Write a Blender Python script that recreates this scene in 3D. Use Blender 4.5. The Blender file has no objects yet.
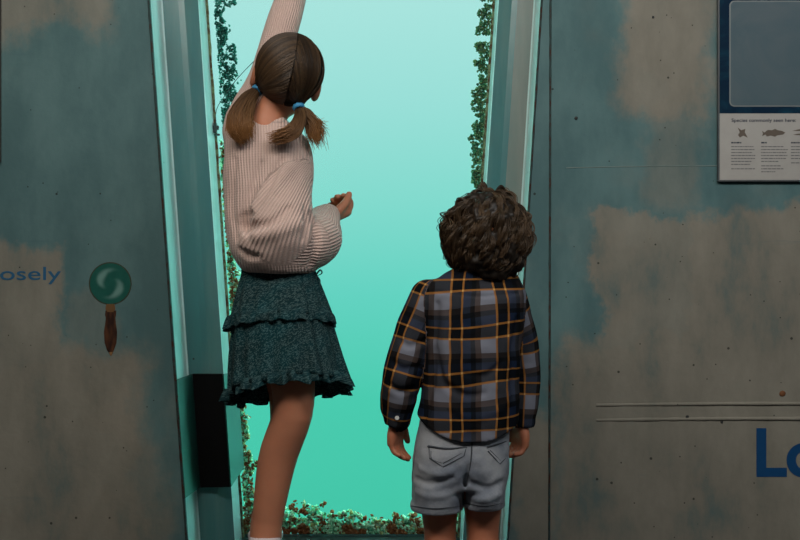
import bpy, bmesh, math, random
import numpy as np
from mathutils import Vector, Matrix
from mathutils import noise as mnoise
random.seed(7); rng = np.random.default_rng(7)
COL = bpy.context.scene.collection
F = 1111.11; CH = 0.87
def P(px, py, Y):
    "a point seen at pixel px,py of the 800x540 frame, at depth Y from the camera"
    return np.array([(px-400)/F*Y, Y, CH-(py-270)/F*Y])
WY = 3.0                                 # front wall plane
# ------------------------------------------------------------------ linking
def link(name, me, mats=None, parent=None):
    o = bpy.data.objects.new(name, me); COL.objects.link(o)
    if mats is not None:
        for m in (mats if isinstance(mats, (list, tuple)) else [mats]): me.materials.append(m)
    if parent is not None: o.parent = parent
    return o
def empty(name, loc):
    o = bpy.data.objects.new(name, None); COL.objects.link(o); o.location = loc
    o.empty_display_size = .05
    return o
def tag(o, label=None, cat=None, group=None, kind=None):
    if label: o['label'] = label
    if cat: o['category'] = cat
    if group: o['group'] = group
    if kind: o['kind'] = kind
    return o
def keep(o, parent):
    "parent without moving (meshes are written in world coordinates)"
    o.parent = parent; o.matrix_parent_inverse = Matrix.Translation(-Vector(parent.location)); return o
def mesh(name, V, Fc, smooth=True):
    me = bpy.data.meshes.new(name)
    me.from_pydata([tuple(map(float, v)) for v in V], [], [tuple(map(int, f)) for f in Fc]) if not isinstance(Fc, np.ndarray) else fastmesh(me, V, Fc)
    if smooth: me.polygons.foreach_set('use_smooth', [True]*len(me.polygons))
    me.update(); return me
def fastmesh(me, V, Q):
    V = np.asarray(V, np.float32); Q = np.asarray(Q, np.int32); n, k = Q.shape
    me.vertices.add(len(V)); me.vertices.foreach_set('co', V.ravel())
    me.loops.add(n*k); me.loops.foreach_set('vertex_index', Q.ravel())
    me.polygons.add(n); me.polygons.foreach_set('loop_start', np.arange(0, n*k, k, dtype=np.int32))
    me.update(calc_edges=True); me.validate()
def vattr(me, name, A):
    A = np.asarray(A, np.float32)
    if A.ndim == 1:
        a = me.attributes.new(name, 'FLOAT', 'POINT'); a.data.foreach_set('value', A)
    else:
        a = me.attributes.new(name, 'FLOAT_VECTOR', 'POINT'); a.data.foreach_set('vector', A.ravel())
# ------------------------------------------------------------------ materials
class N:
    def __init__(s, name, rough=.6, spec=.5):
        s.m = bpy.data.materials.new(name); s.m.use_nodes = True; s.t = s.m.node_tree
        s.b = s.t.nodes['Principled BSDF']; s.b.inputs['Roughness'].default_value = rough
        s.b.inputs['Specular IOR Level'].default_value = spec
    def node(s, typ, **kw):
        n = s.t.nodes.new(typ)
        for k, v in kw.items(): setattr(n, k, v)
        return n
    def put(s, sock, v):
        if isinstance(v, bpy.types.NodeSocket): s.t.links.new(v, sock)
        elif v is not None:
            try: sock.default_value = v
            except Exception: sock.default_value = (v[0], v[1], v[2], 1) if len(v) == 3 else v
    def mt(s, op, a, b=None, c=None, clamp=False):
        n = s.node('ShaderNodeMath', operation=op, use_clamp=clamp)
        s.put(n.inputs[0], a)
        if b is not None: s.put(n.inputs[1], b)
        if c is not None: s.put(n.inputs[2], c)
        return n.outputs[0]
    def sstep(s, x, a, b):
        n = s.node('ShaderNodeMapRange', interpolation_type='SMOOTHSTEP')
        s.put(n.inputs[0], x); n.inputs[1].default_value = a; n.inputs[2].default_value = b
        return n.outputs[0]
    def mix(s, f, a, b, mode='MIX'):
        n = s.node('ShaderNodeMix', data_type='RGBA', blend_type=mode)
        s.put(n.inputs[0], f); s.put(n.inputs[6], a); s.put(n.inputs[7], b); return n.outputs[2]
    def noise(s, vec, scale, detail=4, rough=.5, out=0, dist=0):
        n = s.node('ShaderNodeTexNoise'); n.inputs['Scale'].default_value = scale
        n.inputs['Detail'].default_value = detail; n.inputs['Roughness'].default_value = rough
        n.inputs['Distortion'].default_value = dist
        if vec is not None: s.t.links.new(vec, n.inputs['Vector'])
        return n.outputs[out]
    def vor(s, vec, scale, feature='F1'):
        n = s.node('ShaderNodeTexVoronoi', feature=feature); n.inputs['Scale'].default_value = scale
        if vec is not None: s.t.links.new(vec, n.inputs['Vector'])
        return n
    def obj(s): return s.node('ShaderNodeTexCoord').outputs['Object']
    def attr(s, name, out='Vector'): 
        n = s.node('ShaderNodeAttribute'); n.attribute_name = name; return n.outputs[out]
    def sep(s, v):
        n = s.node('ShaderNodeSeparateXYZ'); s.t.links.new(v, n.inputs[0]); return n.outputs
    def vscale(s, v, sc):
        n = s.node('ShaderNodeVectorMath', operation='MULTIPLY'); s.t.links.new(v, n.inputs[0]); n.inputs[1].default_value = sc; return n.outputs[0]
    def bump(s, h, strength=.3, dist=.002):
        n = s.node('ShaderNodeBump'); n.inputs['Strength'].default_value = strength; n.inputs['Distance'].default_value = dist
        s.put(n.inputs['Height'], h); s.t.links.new(n.outputs[0], s.b.inputs['Normal'])
    def col(s, c): s.put(s.b.inputs['Base Color'], c); return s
def plain(name, c, rough=.6, spec=.5, metal=0, var=.12, nscale=30):
    n = N(name, rough, spec); n.b.inputs['Metallic'].default_value = metal
    v = n.noise(n.obj(), nscale)
    n.col(n.mix(v, tuple(x*(1-var) for x in c), tuple(min(1, x*(1+var)) for x in c))); return n.m
def zx(px, py): return ((px-400)/370.37, CH-(py-270)/370.37)
def region(n, X, Z, boxes):
    "sum of soft-edged rectangular paint patches, given in wall pixels: x0,x1,y0,y1,soft px,weight"
    tot = None
    for x0, x1, y0, y1, s, w in boxes:
        a, zt = zx(x0, y0); b, zb = zx(x1, y1); h = s*.6/370.37
        m = n.mt('MULTIPLY', n.sstep(X, a-h, a+h), n.mt('SUBTRACT', 1, n.sstep(X, b-h, b+h)))
        m2 = n.mt('MULTIPLY', n.sstep(Z, zb-h, zb+h), n.mt('SUBTRACT', 1, n.sstep(Z, zt-h, zt+h)))
        m = n.mt('MULTIPLY', n.mt('MULTIPLY', m, m2), w)
        tot = m if tot is None else n.mt('MAXIMUM', tot, m)
    return tot
def wall_mat():
    n = N('weathered_steel_paint', .62, .12); v = n.obj()
    wob = n.noise(n.vscale(v, (1, 1, .8)), 5.5, 9, .66, out=1)
    vm = n.node('ShaderNodeVectorMath', operation='SUBTRACT'); n.t.links.new(wob, vm.inputs[0]); vm.inputs[1].default_value = (.5, .5, .5)
    vs = n.vscale(vm.outputs[0], (.28, .28, .28)); va = n.node('ShaderNodeVectorMath', operation='ADD')
    n.t.links.new(v, va.inputs[0]); n.t.links.new(vs, va.inputs[1]); w = va.outputs[0]
    X, _, Z = n.sep(w)
    taupe = region(n, X, Z, [(-400, 115, -400, 28, 22, .8), (-400, 62, 238, 560, 14, .9), (-400, 150, 350, 900, 30, .95), (95, 160, 430, 900, 25, .7), (70, 110, 300, 380, 14, .35),
        (628, 714, -400, 118, 22, .95), (650, 705, 100, 205, 22, .5), (590, 780, 216, 900, 10, .9), (690, 2000, 208, 900, 14, 1), (556, 2000, 330, 900, 22, 1), (500, 560, 420, 900, 20, 1)])
    mott = n.noise(n.vscale(v, (1, 1, .45)), 7, 8, .62)
    mo2 = n.noise(v, 2.2, 5, .6)
    t = n.mt('MULTIPLY', taupe, n.sstep(mott, .2, .5))
    t = n.mt('ADD', t, n.mt('MULTIPLY', n.sstep(mo2, .52, .75), .3), clamp=True)
    teal = n.mix(n.sstep(mott, .35, .7), (.070, .138, .145), (.105, .190, .194))
    tp = n.mix(n.sstep(mott, .3, .75), (.175, .165, .135), (.25, .235, .195))
    c = n.mix(t, teal, tp)
    # bluish scuffs and the pale band at the weld
    sc = n.sstep(n.noise(n.vscale(v, (.5, 1, 5)), 5, 4, .6), .64, .75)
    c = n.mix(n.mt('MULTIPLY', sc, .35), c, (.07, .13, .15))
    # small rust specks
    vo = n.vor(v, 13); d = n.mt('LESS_THAN', vo.outputs['Distance'], .048)
    g = n.mt('GREATER_THAN', n.sep(vo.outputs['Color'])[0], .25)
    vo2 = n.vor(v, 27); d2 = n.mt('LESS_THAN', vo2.outputs['Distance'], .055); g2 = n.mt('GREATER_THAN', n.sep(vo2.outputs['Color'])[1], .55)
    dots = n.mt('MAXIMUM', n.mt('MULTIPLY', d, g), n.mt('MULTIPLY', d2, g2))
    c = n.mix(n.mt('MULTIPLY', dots, .8), c, (.02, .022, .02))
    n.col(c); n.bump(n.noise(v, 40, 6, .6), .25, .004); return n.m
def rust_mat():
    n = N('rusty_edge', .8, .2); v = n.obj()
    k = n.sstep(n.noise(v, 26, 6, .7), .46, .62)
    n.col(n.mix(k, (.035, .06, .06), (.05, .020, .013))); n.bump(n.noise(v, 90), .6, .003); return n.m
def frame_mat(name, c1, c2, rough=.35):
    n = N(name, rough, .5); v = n.obj()
    a = n.noise(n.vscale(v, (1, 1, .12)), 14, 5, .6); b = n.noise(v, 5, 6, .6)
    c = n.mix(n.sstep(a, .35, .7), c1, c2); c = n.mix(n.mt('MULTIPLY', n.sstep(b, .5, .7), .5), c, tuple(x*.8 for x in c2))
    vo = n.vor(v, 16); d = n.mt('MULTIPLY', n.mt('LESS_THAN', vo.outputs['Distance'], .045), n.mt('GREATER_THAN', n.sep(vo.outputs['Color'])[0], .5))
    n.col(n.mix(d, c, (.03, .04, .035))); n.bump(n.noise(v, 30), .12, .003); return n.m
def skin_mat(name, c):
    n = N(name, .5, .35); v = n.obj()
    a = n.noise(v, 22, 5); col = n.mix(a, tuple(x*.88 for x in c), tuple(x*1.12 for x in c))
    lip = n.attr('tint', 'Fac'); col = n.mix(lip, col, (.35, .10, .08))
    n.col(col); n.b.inputs['Subsurface Weight'].default_value = .12
    n.b.inputs['Subsurface Radius'].default_value = (.012, .004, .002); n.b.inputs['Subsurface Scale'].default_value = .5
    n.bump(n.noise(v, 220), .08, .001); return n.m
def hair_mat(name, dark, light, tip):
    n = N(name, .48, .3)
    t = n.attr('tone', 'Fac'); e = n.attr('along', 'Fac')
    c = n.mix(t, dark, light); c = n.mix(n.mt('MULTIPLY', e, .8), c, tip); n.col(c)
    return n.m
def knit_mat():
    n = N('pink_beige_knit', .85, .2); X, Y, Z = n.sep(n.attr('gar'))
    rib = n.mt('SINE', n.mt('MULTIPLY', X, 2*math.pi/.0070)); st = n.mt('SINE', n.mt('ADD', n.mt('MULTIPLY', Y, 2*math.pi/.006), n.mt('MULTIPLY', rib, .8)))
    h = n.mt('ADD', rib, n.mt('MULTIPLY', st, .22))
    k = n.sstep(rib, -1.0, .6)
    n.col(n.mix(k, (.52, .375, .325), (.62, .455, .40)))
    n.b.inputs['Sheen Weight'].default_value = .25; n.b.inputs['Sheen Roughness'].default_value = .5
    n.bump(h, .7, .0016); return n.m
def plaid_mat():
    n = N('plaid_flannel', .95, .04); X, Y, Z = n.sep(n.attr('gar')); per = .103
    navy = (.010, .018, .04); grey = (.17, .18, .22); blk = (.005, .006, .007); brn = (.05, .035, .03)
    def bands(c, off):
        f = n.mt('FRACT', n.mt('ADD', n.mt('DIVIDE', c, per), off))
        def win(a, b): return n.mt('MULTIPLY', n.mt('GREATER_THAN', f, a), n.mt('LESS_THAN', f, b))
        col = n.mix(win(0, .34), blk, grey); col = n.mix(win(.60, .78), col, navy); col = n.mix(win(.88, 1), col, brn)
        o = n.mt('ADD', win(.315, .36), win(.57, .612)); return col, o
    cv, ov = bands(X, 0.0); chh, oh = bands(Y, 0.0)
    w = n.mt('FRACT', n.mt('MULTIPLY', n.mt('ADD', X, Y), 330)); tw = n.mt('GREATER_THAN', w, .5)
    c = n.mix(n.mt('ADD', .35, n.mt('MULTIPLY', tw, .3)), cv, chh); c = n.mix(1, c, c, 'MULTIPLY') if False else c
    both = n.mix(1.0, cv, chh, 'LIGHTEN'); dk = n.mix(1.0, cv, chh, 'DARKEN'); c = n.mix(.72, c, dk)
    c = n.mix(n.mt('MULTIPLY', n.mt('MAXIMUM', ov, oh, clamp=True), .8), c, (.27, .115, .028))
    c = n.mix(n.mt('MULTIPLY', ov, oh), c, (.48, .26, .085))
    n.col(c)
    n.bump(n.noise(n.attr('gar'), 300, 3), .35, .001); return n.m
def denim_mat():
    n = N('pale_grey_denim', .85, .2); v = n.obj(); X, Y, Z = n.sep(n.attr('gar'))
    a = n.noise(v, 9, 6, .6); w = n.mt('SINE', n.mt('MULTIPLY', n.mt('ADD', X, Y), 2200))
    c = n.mix(n.sstep(a, .3, .7), (.12, .145, .19), (.36, .375, .40)); c = n.mix(n.mt('MULTIPLY', n.sstep(w, -1, 1), .12), c, (.6, .62, .66))
    n.col(c); n.bump(n.mt('ADD', n.mt('MULTIPLY', w, .2), n.noise(v, 60, 5)), .45, .003); return n.m
def skirt_mat():
    n = N('speckled_teal_chiffon', .85, .15); v = n.attr('gar')
    vo = n.vor(v, 340); s1 = n.mt('LESS_THAN', vo.outputs['Distance'], .5); g = n.mt('GREATER_THAN', n.sep(vo.outputs['Color'])[0], .35)
    k = n.mt('MULTIPLY', s1, g)
    c = n.mix(n.mt('MULTIPLY', k, .9), (.014, .045, .052), (.105, .18, .18))
    c = n.mix(n.sstep(n.noise(v, 12, 4), .35, .7), c, n.mix(k, (.010, .06, .072), (.08, .19, .2)))
    n.col(c)
    tr = n.node('ShaderNodeBsdfTranslucent'); n.put(tr.inputs[0], n.mix(k, (.01, .07, .08), (.07, .20, .20)))
    mx = n.node('ShaderNodeMixShader'); mx.inputs[0].default_value = .4
    out = n.t.nodes['Material Output']; n.t.links.new(n.b.outputs[0], mx.inputs[1]); n.t.links.new(tr.outputs[0], mx.inputs[2]); n.t.links.new(mx.outputs[0], out.inputs[0])
    n.bump(n.noise(v, 160, 3), .3, .001); return n.m
def growth_mat(name, cols, trans=.15):
    n = N(name, .8, .2); t = n.attr('tone', 'Fac')
    r = n.node('ShaderNodeValToRGB'); n.put(r.inputs[0], t); r.color_ramp.interpolation = 'CONSTANT'
    el = r.color_ramp.elements
    while len(el) < len(cols): el.new(.5)
    for i, c in enumerate(cols): el[i].position = i/len(cols); el[i].color = (*c, 1)
    cc = n.mix(n.noise(n.obj(), 90, 3), r.outputs[0], (.1, .12, .07)); n.col(n.mix(.75, cc, r.outputs[0]))
    tr = n.node('ShaderNodeBsdfTranslucent'); n.put(tr.inputs[0], r.outputs[0])
    mx = n.node('ShaderNodeMixShader'); mx.inputs[0].default_value = trans
    out = n.t.nodes['Material Output']; n.t.links.new(n.b.outputs[0], mx.inputs[1]); n.t.links.new(tr.outputs[0], mx.inputs[2]); n.t.links.new(mx.outputs[0], out.inputs[0])
    return n.m
# ------------------------------------------------------------------ signed-distance modelling
A = np.array
def un(v): v = np.asarray(v, float); return v/np.linalg.norm(v)
def cap(p, a, b, ra, rb):
    ba = b-a; h = np.clip(((p-a)@ba)/max(ba@ba, 1e-9), 0, 1)
    return np.linalg.norm(p-a-h[:, None]*ba, axis=1)-(ra+(rb-ra)*h)
def crom(pts, n):
    "smooth resampling through the given rows"
    pts = np.asarray(pts, float)
    if len(pts) < 3: 
        t = np.linspace(0, 1, n)[:, None]; return pts[0]*(1-t)+pts[-1]*t
    out = []; Pp = np.vstack([2*pts[0]-pts[1], pts, 2*pts[-1]-pts[-2]]); m = len(pts)-1
    for s in np.linspace(0, m-1e-6, n):
        i = int(s); t = s-i; a, b, c, d = Pp[i:i+4]
        out.append(.5*((2*b)+(c-a)*t+(2*a-5*b+4*c-d)*t*t+(3*b-3*c+d-a)*t**3))
    return np.array(out)
class Op:
    def __init__(s, fn, k, mode='u', uv=None, tint=0, lo=None, hi=None): s.fn, s.k, s.mode, s.uv, s.tint = fn, k, mode, uv, tint
def chain(pts, radii, n=None, flat=None):
    "swept round tube; flat=(axis,factor) squeezes it along an axis"
    M = np.hstack([np.asarray(pts, float), np.asarray(radii, float)[:, None]])
    if n is None: n = max(len(M), 3*(len(M)-1)+1)
    M = crom(M, n) if len(M) > 2 else M
    def fn(p):
        if flat is not None:
            ax = un(flat[0]); f = flat[1]; c = M[:, :3].mean(0)
            q = p+((1/f-1)*((p-c)@ax))[:, None]*ax; Q = M.copy(); Q[:, :3] = M[:, :3]+((1/f-1)*((M[:, :3]-c)@ax))[:, None]*ax
            sc = f if f < 1 else 1
        else: q, Q, sc = p, M, 1
        d = None
        for i in range(len(Q)-1):
            e = cap(q, Q[i, :3], Q[i+1, :3], Q[i, 3], Q[i+1, 3]); d = e if d is None else np.minimum(d, e)
        return d*sc
    return fn
def ell(c, r, R=None):
    c = np.asarray(c, float); r = np.asarray(r, float)
    def fn(p):
        q = p-c
        if R is not None: q = q@R            # columns of R = local axes
        k0 = np.linalg.norm(q/r, axis=1); k1 = np.linalg.norm(q/r**2, axis=1)+1e-9
        return k0*(k0-1)/k1
    return fn
def stack(rows, n=40, pw=2.0, cutlo=None):
    "rows: z, cx, cy, half width, half depth"
    R_ = np.array(sorted(rows)); S = crom(R_, n); S = S[np.argsort(S[:, 0])]
    def fn(p):
        z = p[:, 2]; g = [np.interp(z, S[:, 0], S[:, i]) for i in range(1, 5)]
        x = np.abs(p[:, 0]-g[0])/g[2]; y = np.abs(p[:, 1]-g[1])/g[3]
        d = ((x**pw+y**pw)**(1/pw)-1)*np.minimum(g[2], g[3])
        lo = S[0, 0] if cutlo is None else cutlo(p)
        dz = np.maximum(lo-z, z-S[-1, 0])
        o = np.maximum(d, dz); return o
    return fn
def evalops(ops, p):
    d = None
    for o in ops:
        e = o.fn(p)
        if d is None: d = e; continue
        if o.mode == 'u':
            if o.k <= 0: d = np.minimum(d, e)
            else: h = np.clip(.5+.5*(d-e)/o.k, 0, 1); d = d*(1-h)+e*h-o.k*h*(1-h)
        else:
            k = max(o.k, 1e-5); h = np.clip(.5-.5*(d+e)/k, 0, 1); d = d*(1-h)-e*h+k*h*(1-h)
    return d
def surfnet(ops, lo, hi, h):
    lo = np.asarray(lo, float); hi = np.asarray(hi, float); B = 8
    nb = np.ceil((hi-lo)/(h*B)).astype(int); n = nb*B
    ci = np.stack(np.meshgrid(*[np.arange(k) for k in nb], indexing='ij'), -1).reshape(-1, 3)
    cc = lo+(ci*B+B/2)*h; dc = evalops(ops, cc); act = np.abs(dc) < B*h*1.5
    G = np.empty(n, np.float32)
    G4 = G.reshape(nb[0], B, nb[1], B, nb[2], B)
    G4[:] = np.sign(dc).reshape(nb)[:, None, :, None, :, None]
    off = np.stack(np.meshgrid(*[np.arange(B)]*3, indexing='ij'), -1).reshape(-1, 3)
    ai = ci[act]
    for s in range(0, len(ai), 600):
        blk = ai[s:s+600]; pts = lo+((blk[:, None, :]*B+off[None])*h).reshape(-1, 3)
        d = evalops(ops, pts).reshape(-1, B, B, B).astype(np.float32)
        for j, b in enumerate(blk): G[b[0]*B:b[0]*B+B, b[1]*B:b[1]*B+B, b[2]*B:b[2]*B+B] = d[j]
    G[0] = G[-1] = 1; G[:, 0] = G[:, -1] = 1; G[:, :, 0] = G[:, :, -1] = 1
    I = G < 0
    c = np.zeros((n[0]-1, n[1]-1, n[2]-1), np.int8)
    for a in (0, 1):
        for b in (0, 1):
            for e in (0, 1): c += I[a:n[0]-1+a, b:n[1]-1+b, e:n[2]-1+e]
    cells = np.argwhere((c > 0) & (c < 8)); idx = -np.ones(c.shape, np.int32); idx[tuple(cells.T)] = np.arange(len(cells))
    cor = [(a, b, e) for a in (0, 1) for b in (0, 1) for e in (0, 1)]
    val = {k: G[cells[:, 0]+k[0], cells[:, 1]+k[1], cells[:, 2]+k[2]].astype(float) for k in cor}
    acc = np.zeros((len(cells), 3)); cnt = np.zeros(len(cells))
    for k in cor:
        for ax in range(3):
            if k[ax]: continue
            k2 = list(k); k2[ax] = 1; k2 = tuple(k2); a, b = val[k], val[k2]; m = (a < 0) != (b < 0)
            t = np.where(m, a/np.where(m, a-b, 1), 0); q = np.tile(np.array(k, float), (len(cells), 1)); q[:, ax] += t
            acc[m] += q[m]; cnt[m] += 1
    V = lo+(cells+acc/cnt[:, None])*h
    quads = []
    for ax in range(3):
        s0 = [slice(None)]*3; s1 = [slice(None)]*3; s0[ax] = slice(0, -1); s1[ax] = slice(1, None)
        ch = I[tuple(s0)] != I[tuple(s1)]; e = np.argwhere(ch); o1, o2 = [(1, 2), (2, 0), (0, 1)][ax]
        e = e[(e[:, o1] > 0) & (e[:, o2] > 0)]
        def sh(d1, d2):
            q = e.copy(); q[:, o1] -= d1; q[:, o2] -= d2; return idx[tuple(q.T)]
        Q = np.stack([sh(0, 0), sh(1, 0), sh(1, 1), sh(0, 1)], 1); ins = I[tuple(e.T)]
        Q[~ins] = Q[~ins][:, ::-1]; quads.append(Q)
    return V, np.vstack(quads)
def relax(V, Q, it=1, lam=.5):
    for _ in range(it):
        acc = np.zeros_like(V); cnt = np.zeros(len(V))
        for i in range(4):
            a, b = Q[:, i], Q[:, (i+1) % 4]
            np.add.at(acc, a, V[b]); np.add.at(cnt, a, 1); np.add.at(acc, b, V[a]); np.add.at(cnt, b, 1)
        V = V+(acc/cnt[:, None]-V)*lam
    return V
def sdf_object(name, ops, lo, hi, h, mats, parent=None, it=1, disp=None):
    V, Q = surfnet(ops, lo, hi, h); V = relax(V, Q, it)
    tint = np.zeros(len(V)); gar = V.copy(); best = np.full(len(V), 1e9)
    for o in ops:
        if o.mode != 'u': continue
        d = o.fn(V); m = d < best; best[m] = d[m]; tint[m] = o.tint
        if o.uv is not None: gar[m] = o.uv(V[m])
    if disp is not None: V = disp(V)
    me = mesh(name, V, Q); vattr(me, 'tint', tint); vattr(me, 'gar', gar)
    o = link(name, me, mats)
    if parent is not None: keep(o, parent)
    return o
def loft(name, rings, mats, parent=None, gar=None, closed=True, solid=0):
    R_ = np.array(rings); m, k, _ = R_.shape; V = R_.reshape(-1, 3)
    i, j = np.meshgrid(np.arange(m-1), np.arange(k), indexing='ij'); j2 = (j+1) % k
    Q = np.stack([i*k+j, i*k+j2, (i+1)*k+j2, (i+1)*k+j], -1).reshape(-1, 4)
    me = mesh(name, V, Q)
    if gar is not None: vattr(me, 'gar', np.array(gar).reshape(-1, 3))
    o = link(name, me, mats)
    if solid:
        md = o.modifiers.new('thickness', 'SOLIDIFY'); md.thickness = solid; md.offset = 0
    if parent is not None: keep(o, parent)
    return o
def strands(name, lines, rad, mats, parent=None, tones=None, alongs=(0, 1), sides=3):
    "many thin tapering tubes in one mesh"
    Vs, Qs, T, E = [], [], [], []; base = 0
    ang = np.arange(sides)*2*math.pi/sides
    for li, L in enumerate(lines):
        L = np.asarray(L); n = len(L); tan = np.gradient(L, axis=0); tan /= (np.linalg.norm(tan, axis=1)[:, None]+1e-9)
        ref = A([.3, 1, .2]) if abs(tan[:, 1]).mean() < .8 else A([1., 0, 0])
        s = np.cross(tan, ref); s /= (np.linalg.norm(s, axis=1)[:, None]+1e-9); t2 = np.cross(tan, s)
        u = np.linspace(0, 1, n); r = rad*(1-.75*u**3)
        ring = L[:, None]+r[:, None, None]*(np.cos(ang)[None, :, None]*s[:, None]+np.sin(ang)[None, :, None]*t2[:, None])
        Vs.append(ring.reshape(-1, 3))
        i, j = np.meshgrid(np.arange(n-1), np.arange(sides), indexing='ij'); j2 = (j+1) % sides
        Qs.append((base+np.stack([i*sides+j, i*sides+j2, (i+1)*sides+j2, (i+1)*sides+j], -1)).reshape(-1, 4)); base += n*sides
        T.append(np.full(n*sides, tones[li] if tones is not None else rng.random()))
        E.append(np.repeat(alongs[0]+(alongs[1]-alongs[0])*u**2, sides))
    me = mesh(name, np.vstack(Vs), np.vstack(Qs)); vattr(me, 'tone', np.concatenate(T)); vattr(me, 'along', np.concatenate(E))
    o = link(name, me, mats)
    if parent is not None: keep(o, parent)
    return o
def box(bm, x0, x1, y0, y1, z0, z1):
    vs = [bm.verts.new((x, y, z)) for x in (x0, x1) for y in (y0, y1) for z in (z0, z1)]
    for f in ((0, 1, 3, 2), (4, 6, 7, 5), (0, 4, 5, 1), (2, 3, 7, 6), (0, 2, 6, 4), (1, 5, 7, 3)): bm.faces.new([vs[i] for i in f])
def prism(bm, pts, y0, y1):
    "polygon in x,z extruded from y0 to y1"
    a = [bm.verts.new((x, y0, z)) for x, z in pts]; b = [bm.verts.new((x, y1, z)) for x, z in pts]; n = len(pts)
    bm.faces.new(a); bm.faces.new(b[::-1])
    for i in range(n): bm.faces.new((a[i], a[(i+1) % n], b[(i+1) % n], b[i])[::-1])
def bobj(name, bm, mats, parent=None, bevel=0, smooth=False):
    bmesh.ops.recalc_face_normals(bm, faces=bm.faces)
    me = bpy.data.meshes.new(name); bm.to_mesh(me); bm.free()
    if smooth: me.polygons.foreach_set('use_smooth', [True]*len(me.polygons))
    o = link(name, me, mats)
    if bevel: md = o.modifiers.new('bevel', 'BEVEL'); md.width = bevel; md.segments = 2; md.limit_method = 'ANGLE'
    if parent is not None: keep(o, parent)
    return o
def boxobj(name, b, mats, parent=None, bevel=0):
    bm = bmesh.new(); box(bm, *b); return bobj(name, bm, mats, parent, bevel)
def struct(o): o['kind'] = 'structure'; return o
#PART2
# ================================================================== SETTING
M_wall = wall_mat(); M_rust = rust_mat()
M_strip = frame_mat('white_frame_paint', (.70, .90, .90), (.55, .80, .80), .25)
M_web = frame_mat('frame_web_window_tint', (.07, .20, .215), (.13, .25, .25), .3)  # teal of the window light put into the web's base colour
M_web_pale = frame_mat('frame_web_room_lit', (.17, .225, .215), (.25, .28, .26), .4)  # room light on the right web's outer facet, painted as paler grey
M_sill = plain('dark_wet_sill', (.02, .05, .05), .4)
M_room = plain('dim_room_paint', (.16, .17, .17), .8); M_floor = plain('dark_floor', (.06, .06, .065), .7)
def XL(z): return -.6264-.0704*(z-CH)
def XLi(z): return -.527-.068*(z-CH)
def XR(z): return .336+.063*(z-CH)
def XRi(z): return .231+.0665*(z-CH)
ZB, ZT, D1, D2 = .07, 1.9, 3.165, 3.33
SEAM = lambda z: .404+.0025*(z-CH)
bm = bmesh.new()
prism(bm, [(-2.6, 0), (XL(ZB), 0), (XL(ZB), ZB), (XL(ZT), ZT), (XL(ZT), 2.6), (-2.6, 2.6)], WY, WY+.02)
prism(bm, [(XL(ZT), ZT), (XR(ZT), ZT), (XR(ZT), 2.6), (XL(ZT), 2.6)], WY, WY+.02)
prism(bm, [(XL(ZB), 0), (XR(ZB), 0), (XR(ZB), ZB), (XL(ZB), ZB)], WY, WY+.02)
prism(bm, [(XR(ZB), 0), (SEAM(0), 0), (SEAM(2.6), 2.6), (XR(ZT), 2.6), (XR(ZT), ZT), (XR(ZB), ZB)], WY, WY+.02)
struct(bobj('wall_front', bm, M_wall))
bm = bmesh.new()          # outer sheet right of the seam, standing 3 mm proud
prism(bm, [(SEAM(0)+.003, 0), (2.6, 0), (2.6, 2.6), (SEAM(2.6)+.003, 2.6)], WY-.003, WY+.02)
struct(bobj('wall_front', bm, M_wall, bevel=.0015))
def bead(name, pts, r, mat, wob=.0012, seg=6):
    pts = crom(pts, int(max(8, np.linalg.norm(A(pts[-1])-A(pts[0]))/.02)))
    rings = []
    for i, q in enumerate(pts):
        a = np.arange(seg)*2*math.pi/seg; rr = r+wob*mnoise.noise(Vector(q)*40)
        t = un(pts[min(i+1, len(pts)-1)]-pts[max(i-1, 0)]); s = un(np.cross(t, A([.2, 1, .1]))); w = np.cross(t, s)
        rings.append(q+rr*(np.cos(a)[:, None]*s+np.sin(a)[:, None]*w))
    return loft(name, rings, mat)
struct(bead('trim_1', [(XL(z)-.001, WY-.001, z) for z in np.linspace(.0, ZT, 5)], .0035, M_rust))
struct(bead('trim_2', [(XR(z)+.001, WY-.001, z) for z in np.linspace(.0, ZT, 5)], .0028, M_rust))
struct(bead('trim_3', [(SEAM(z)+.0005, WY-.001, z) for z in np.linspace(.0, 2.6, 5)], .0028, M_rust))
# weld line and the two pressed ridges of the right-hand sheet
def wallpt(px, py, off=0): X, Z = zx(px, py); return (X, WY-.003-off, Z)
M_weld = plain('painted_weld', (.12, .17, .16), .6)
struct(bead('trim_4', [wallpt(566, 168, -.0008), wallpt(640, 166.5, -.0008), wallpt(716, 166, -.0008), wallpt(900, 166, -.0008)], .0018, M_weld, .001))
for y0, nm in ((404, 'trim_5'), (419, 'trim_6')):
    struct(bead(nm, [wallpt(596, y0+1, -.003), wallpt(680, y0, -.002), wallpt(770, y0-.5, -.001), wallpt(1000, y0, -.001)], .0055, M_wall, .001, 8))
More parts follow.
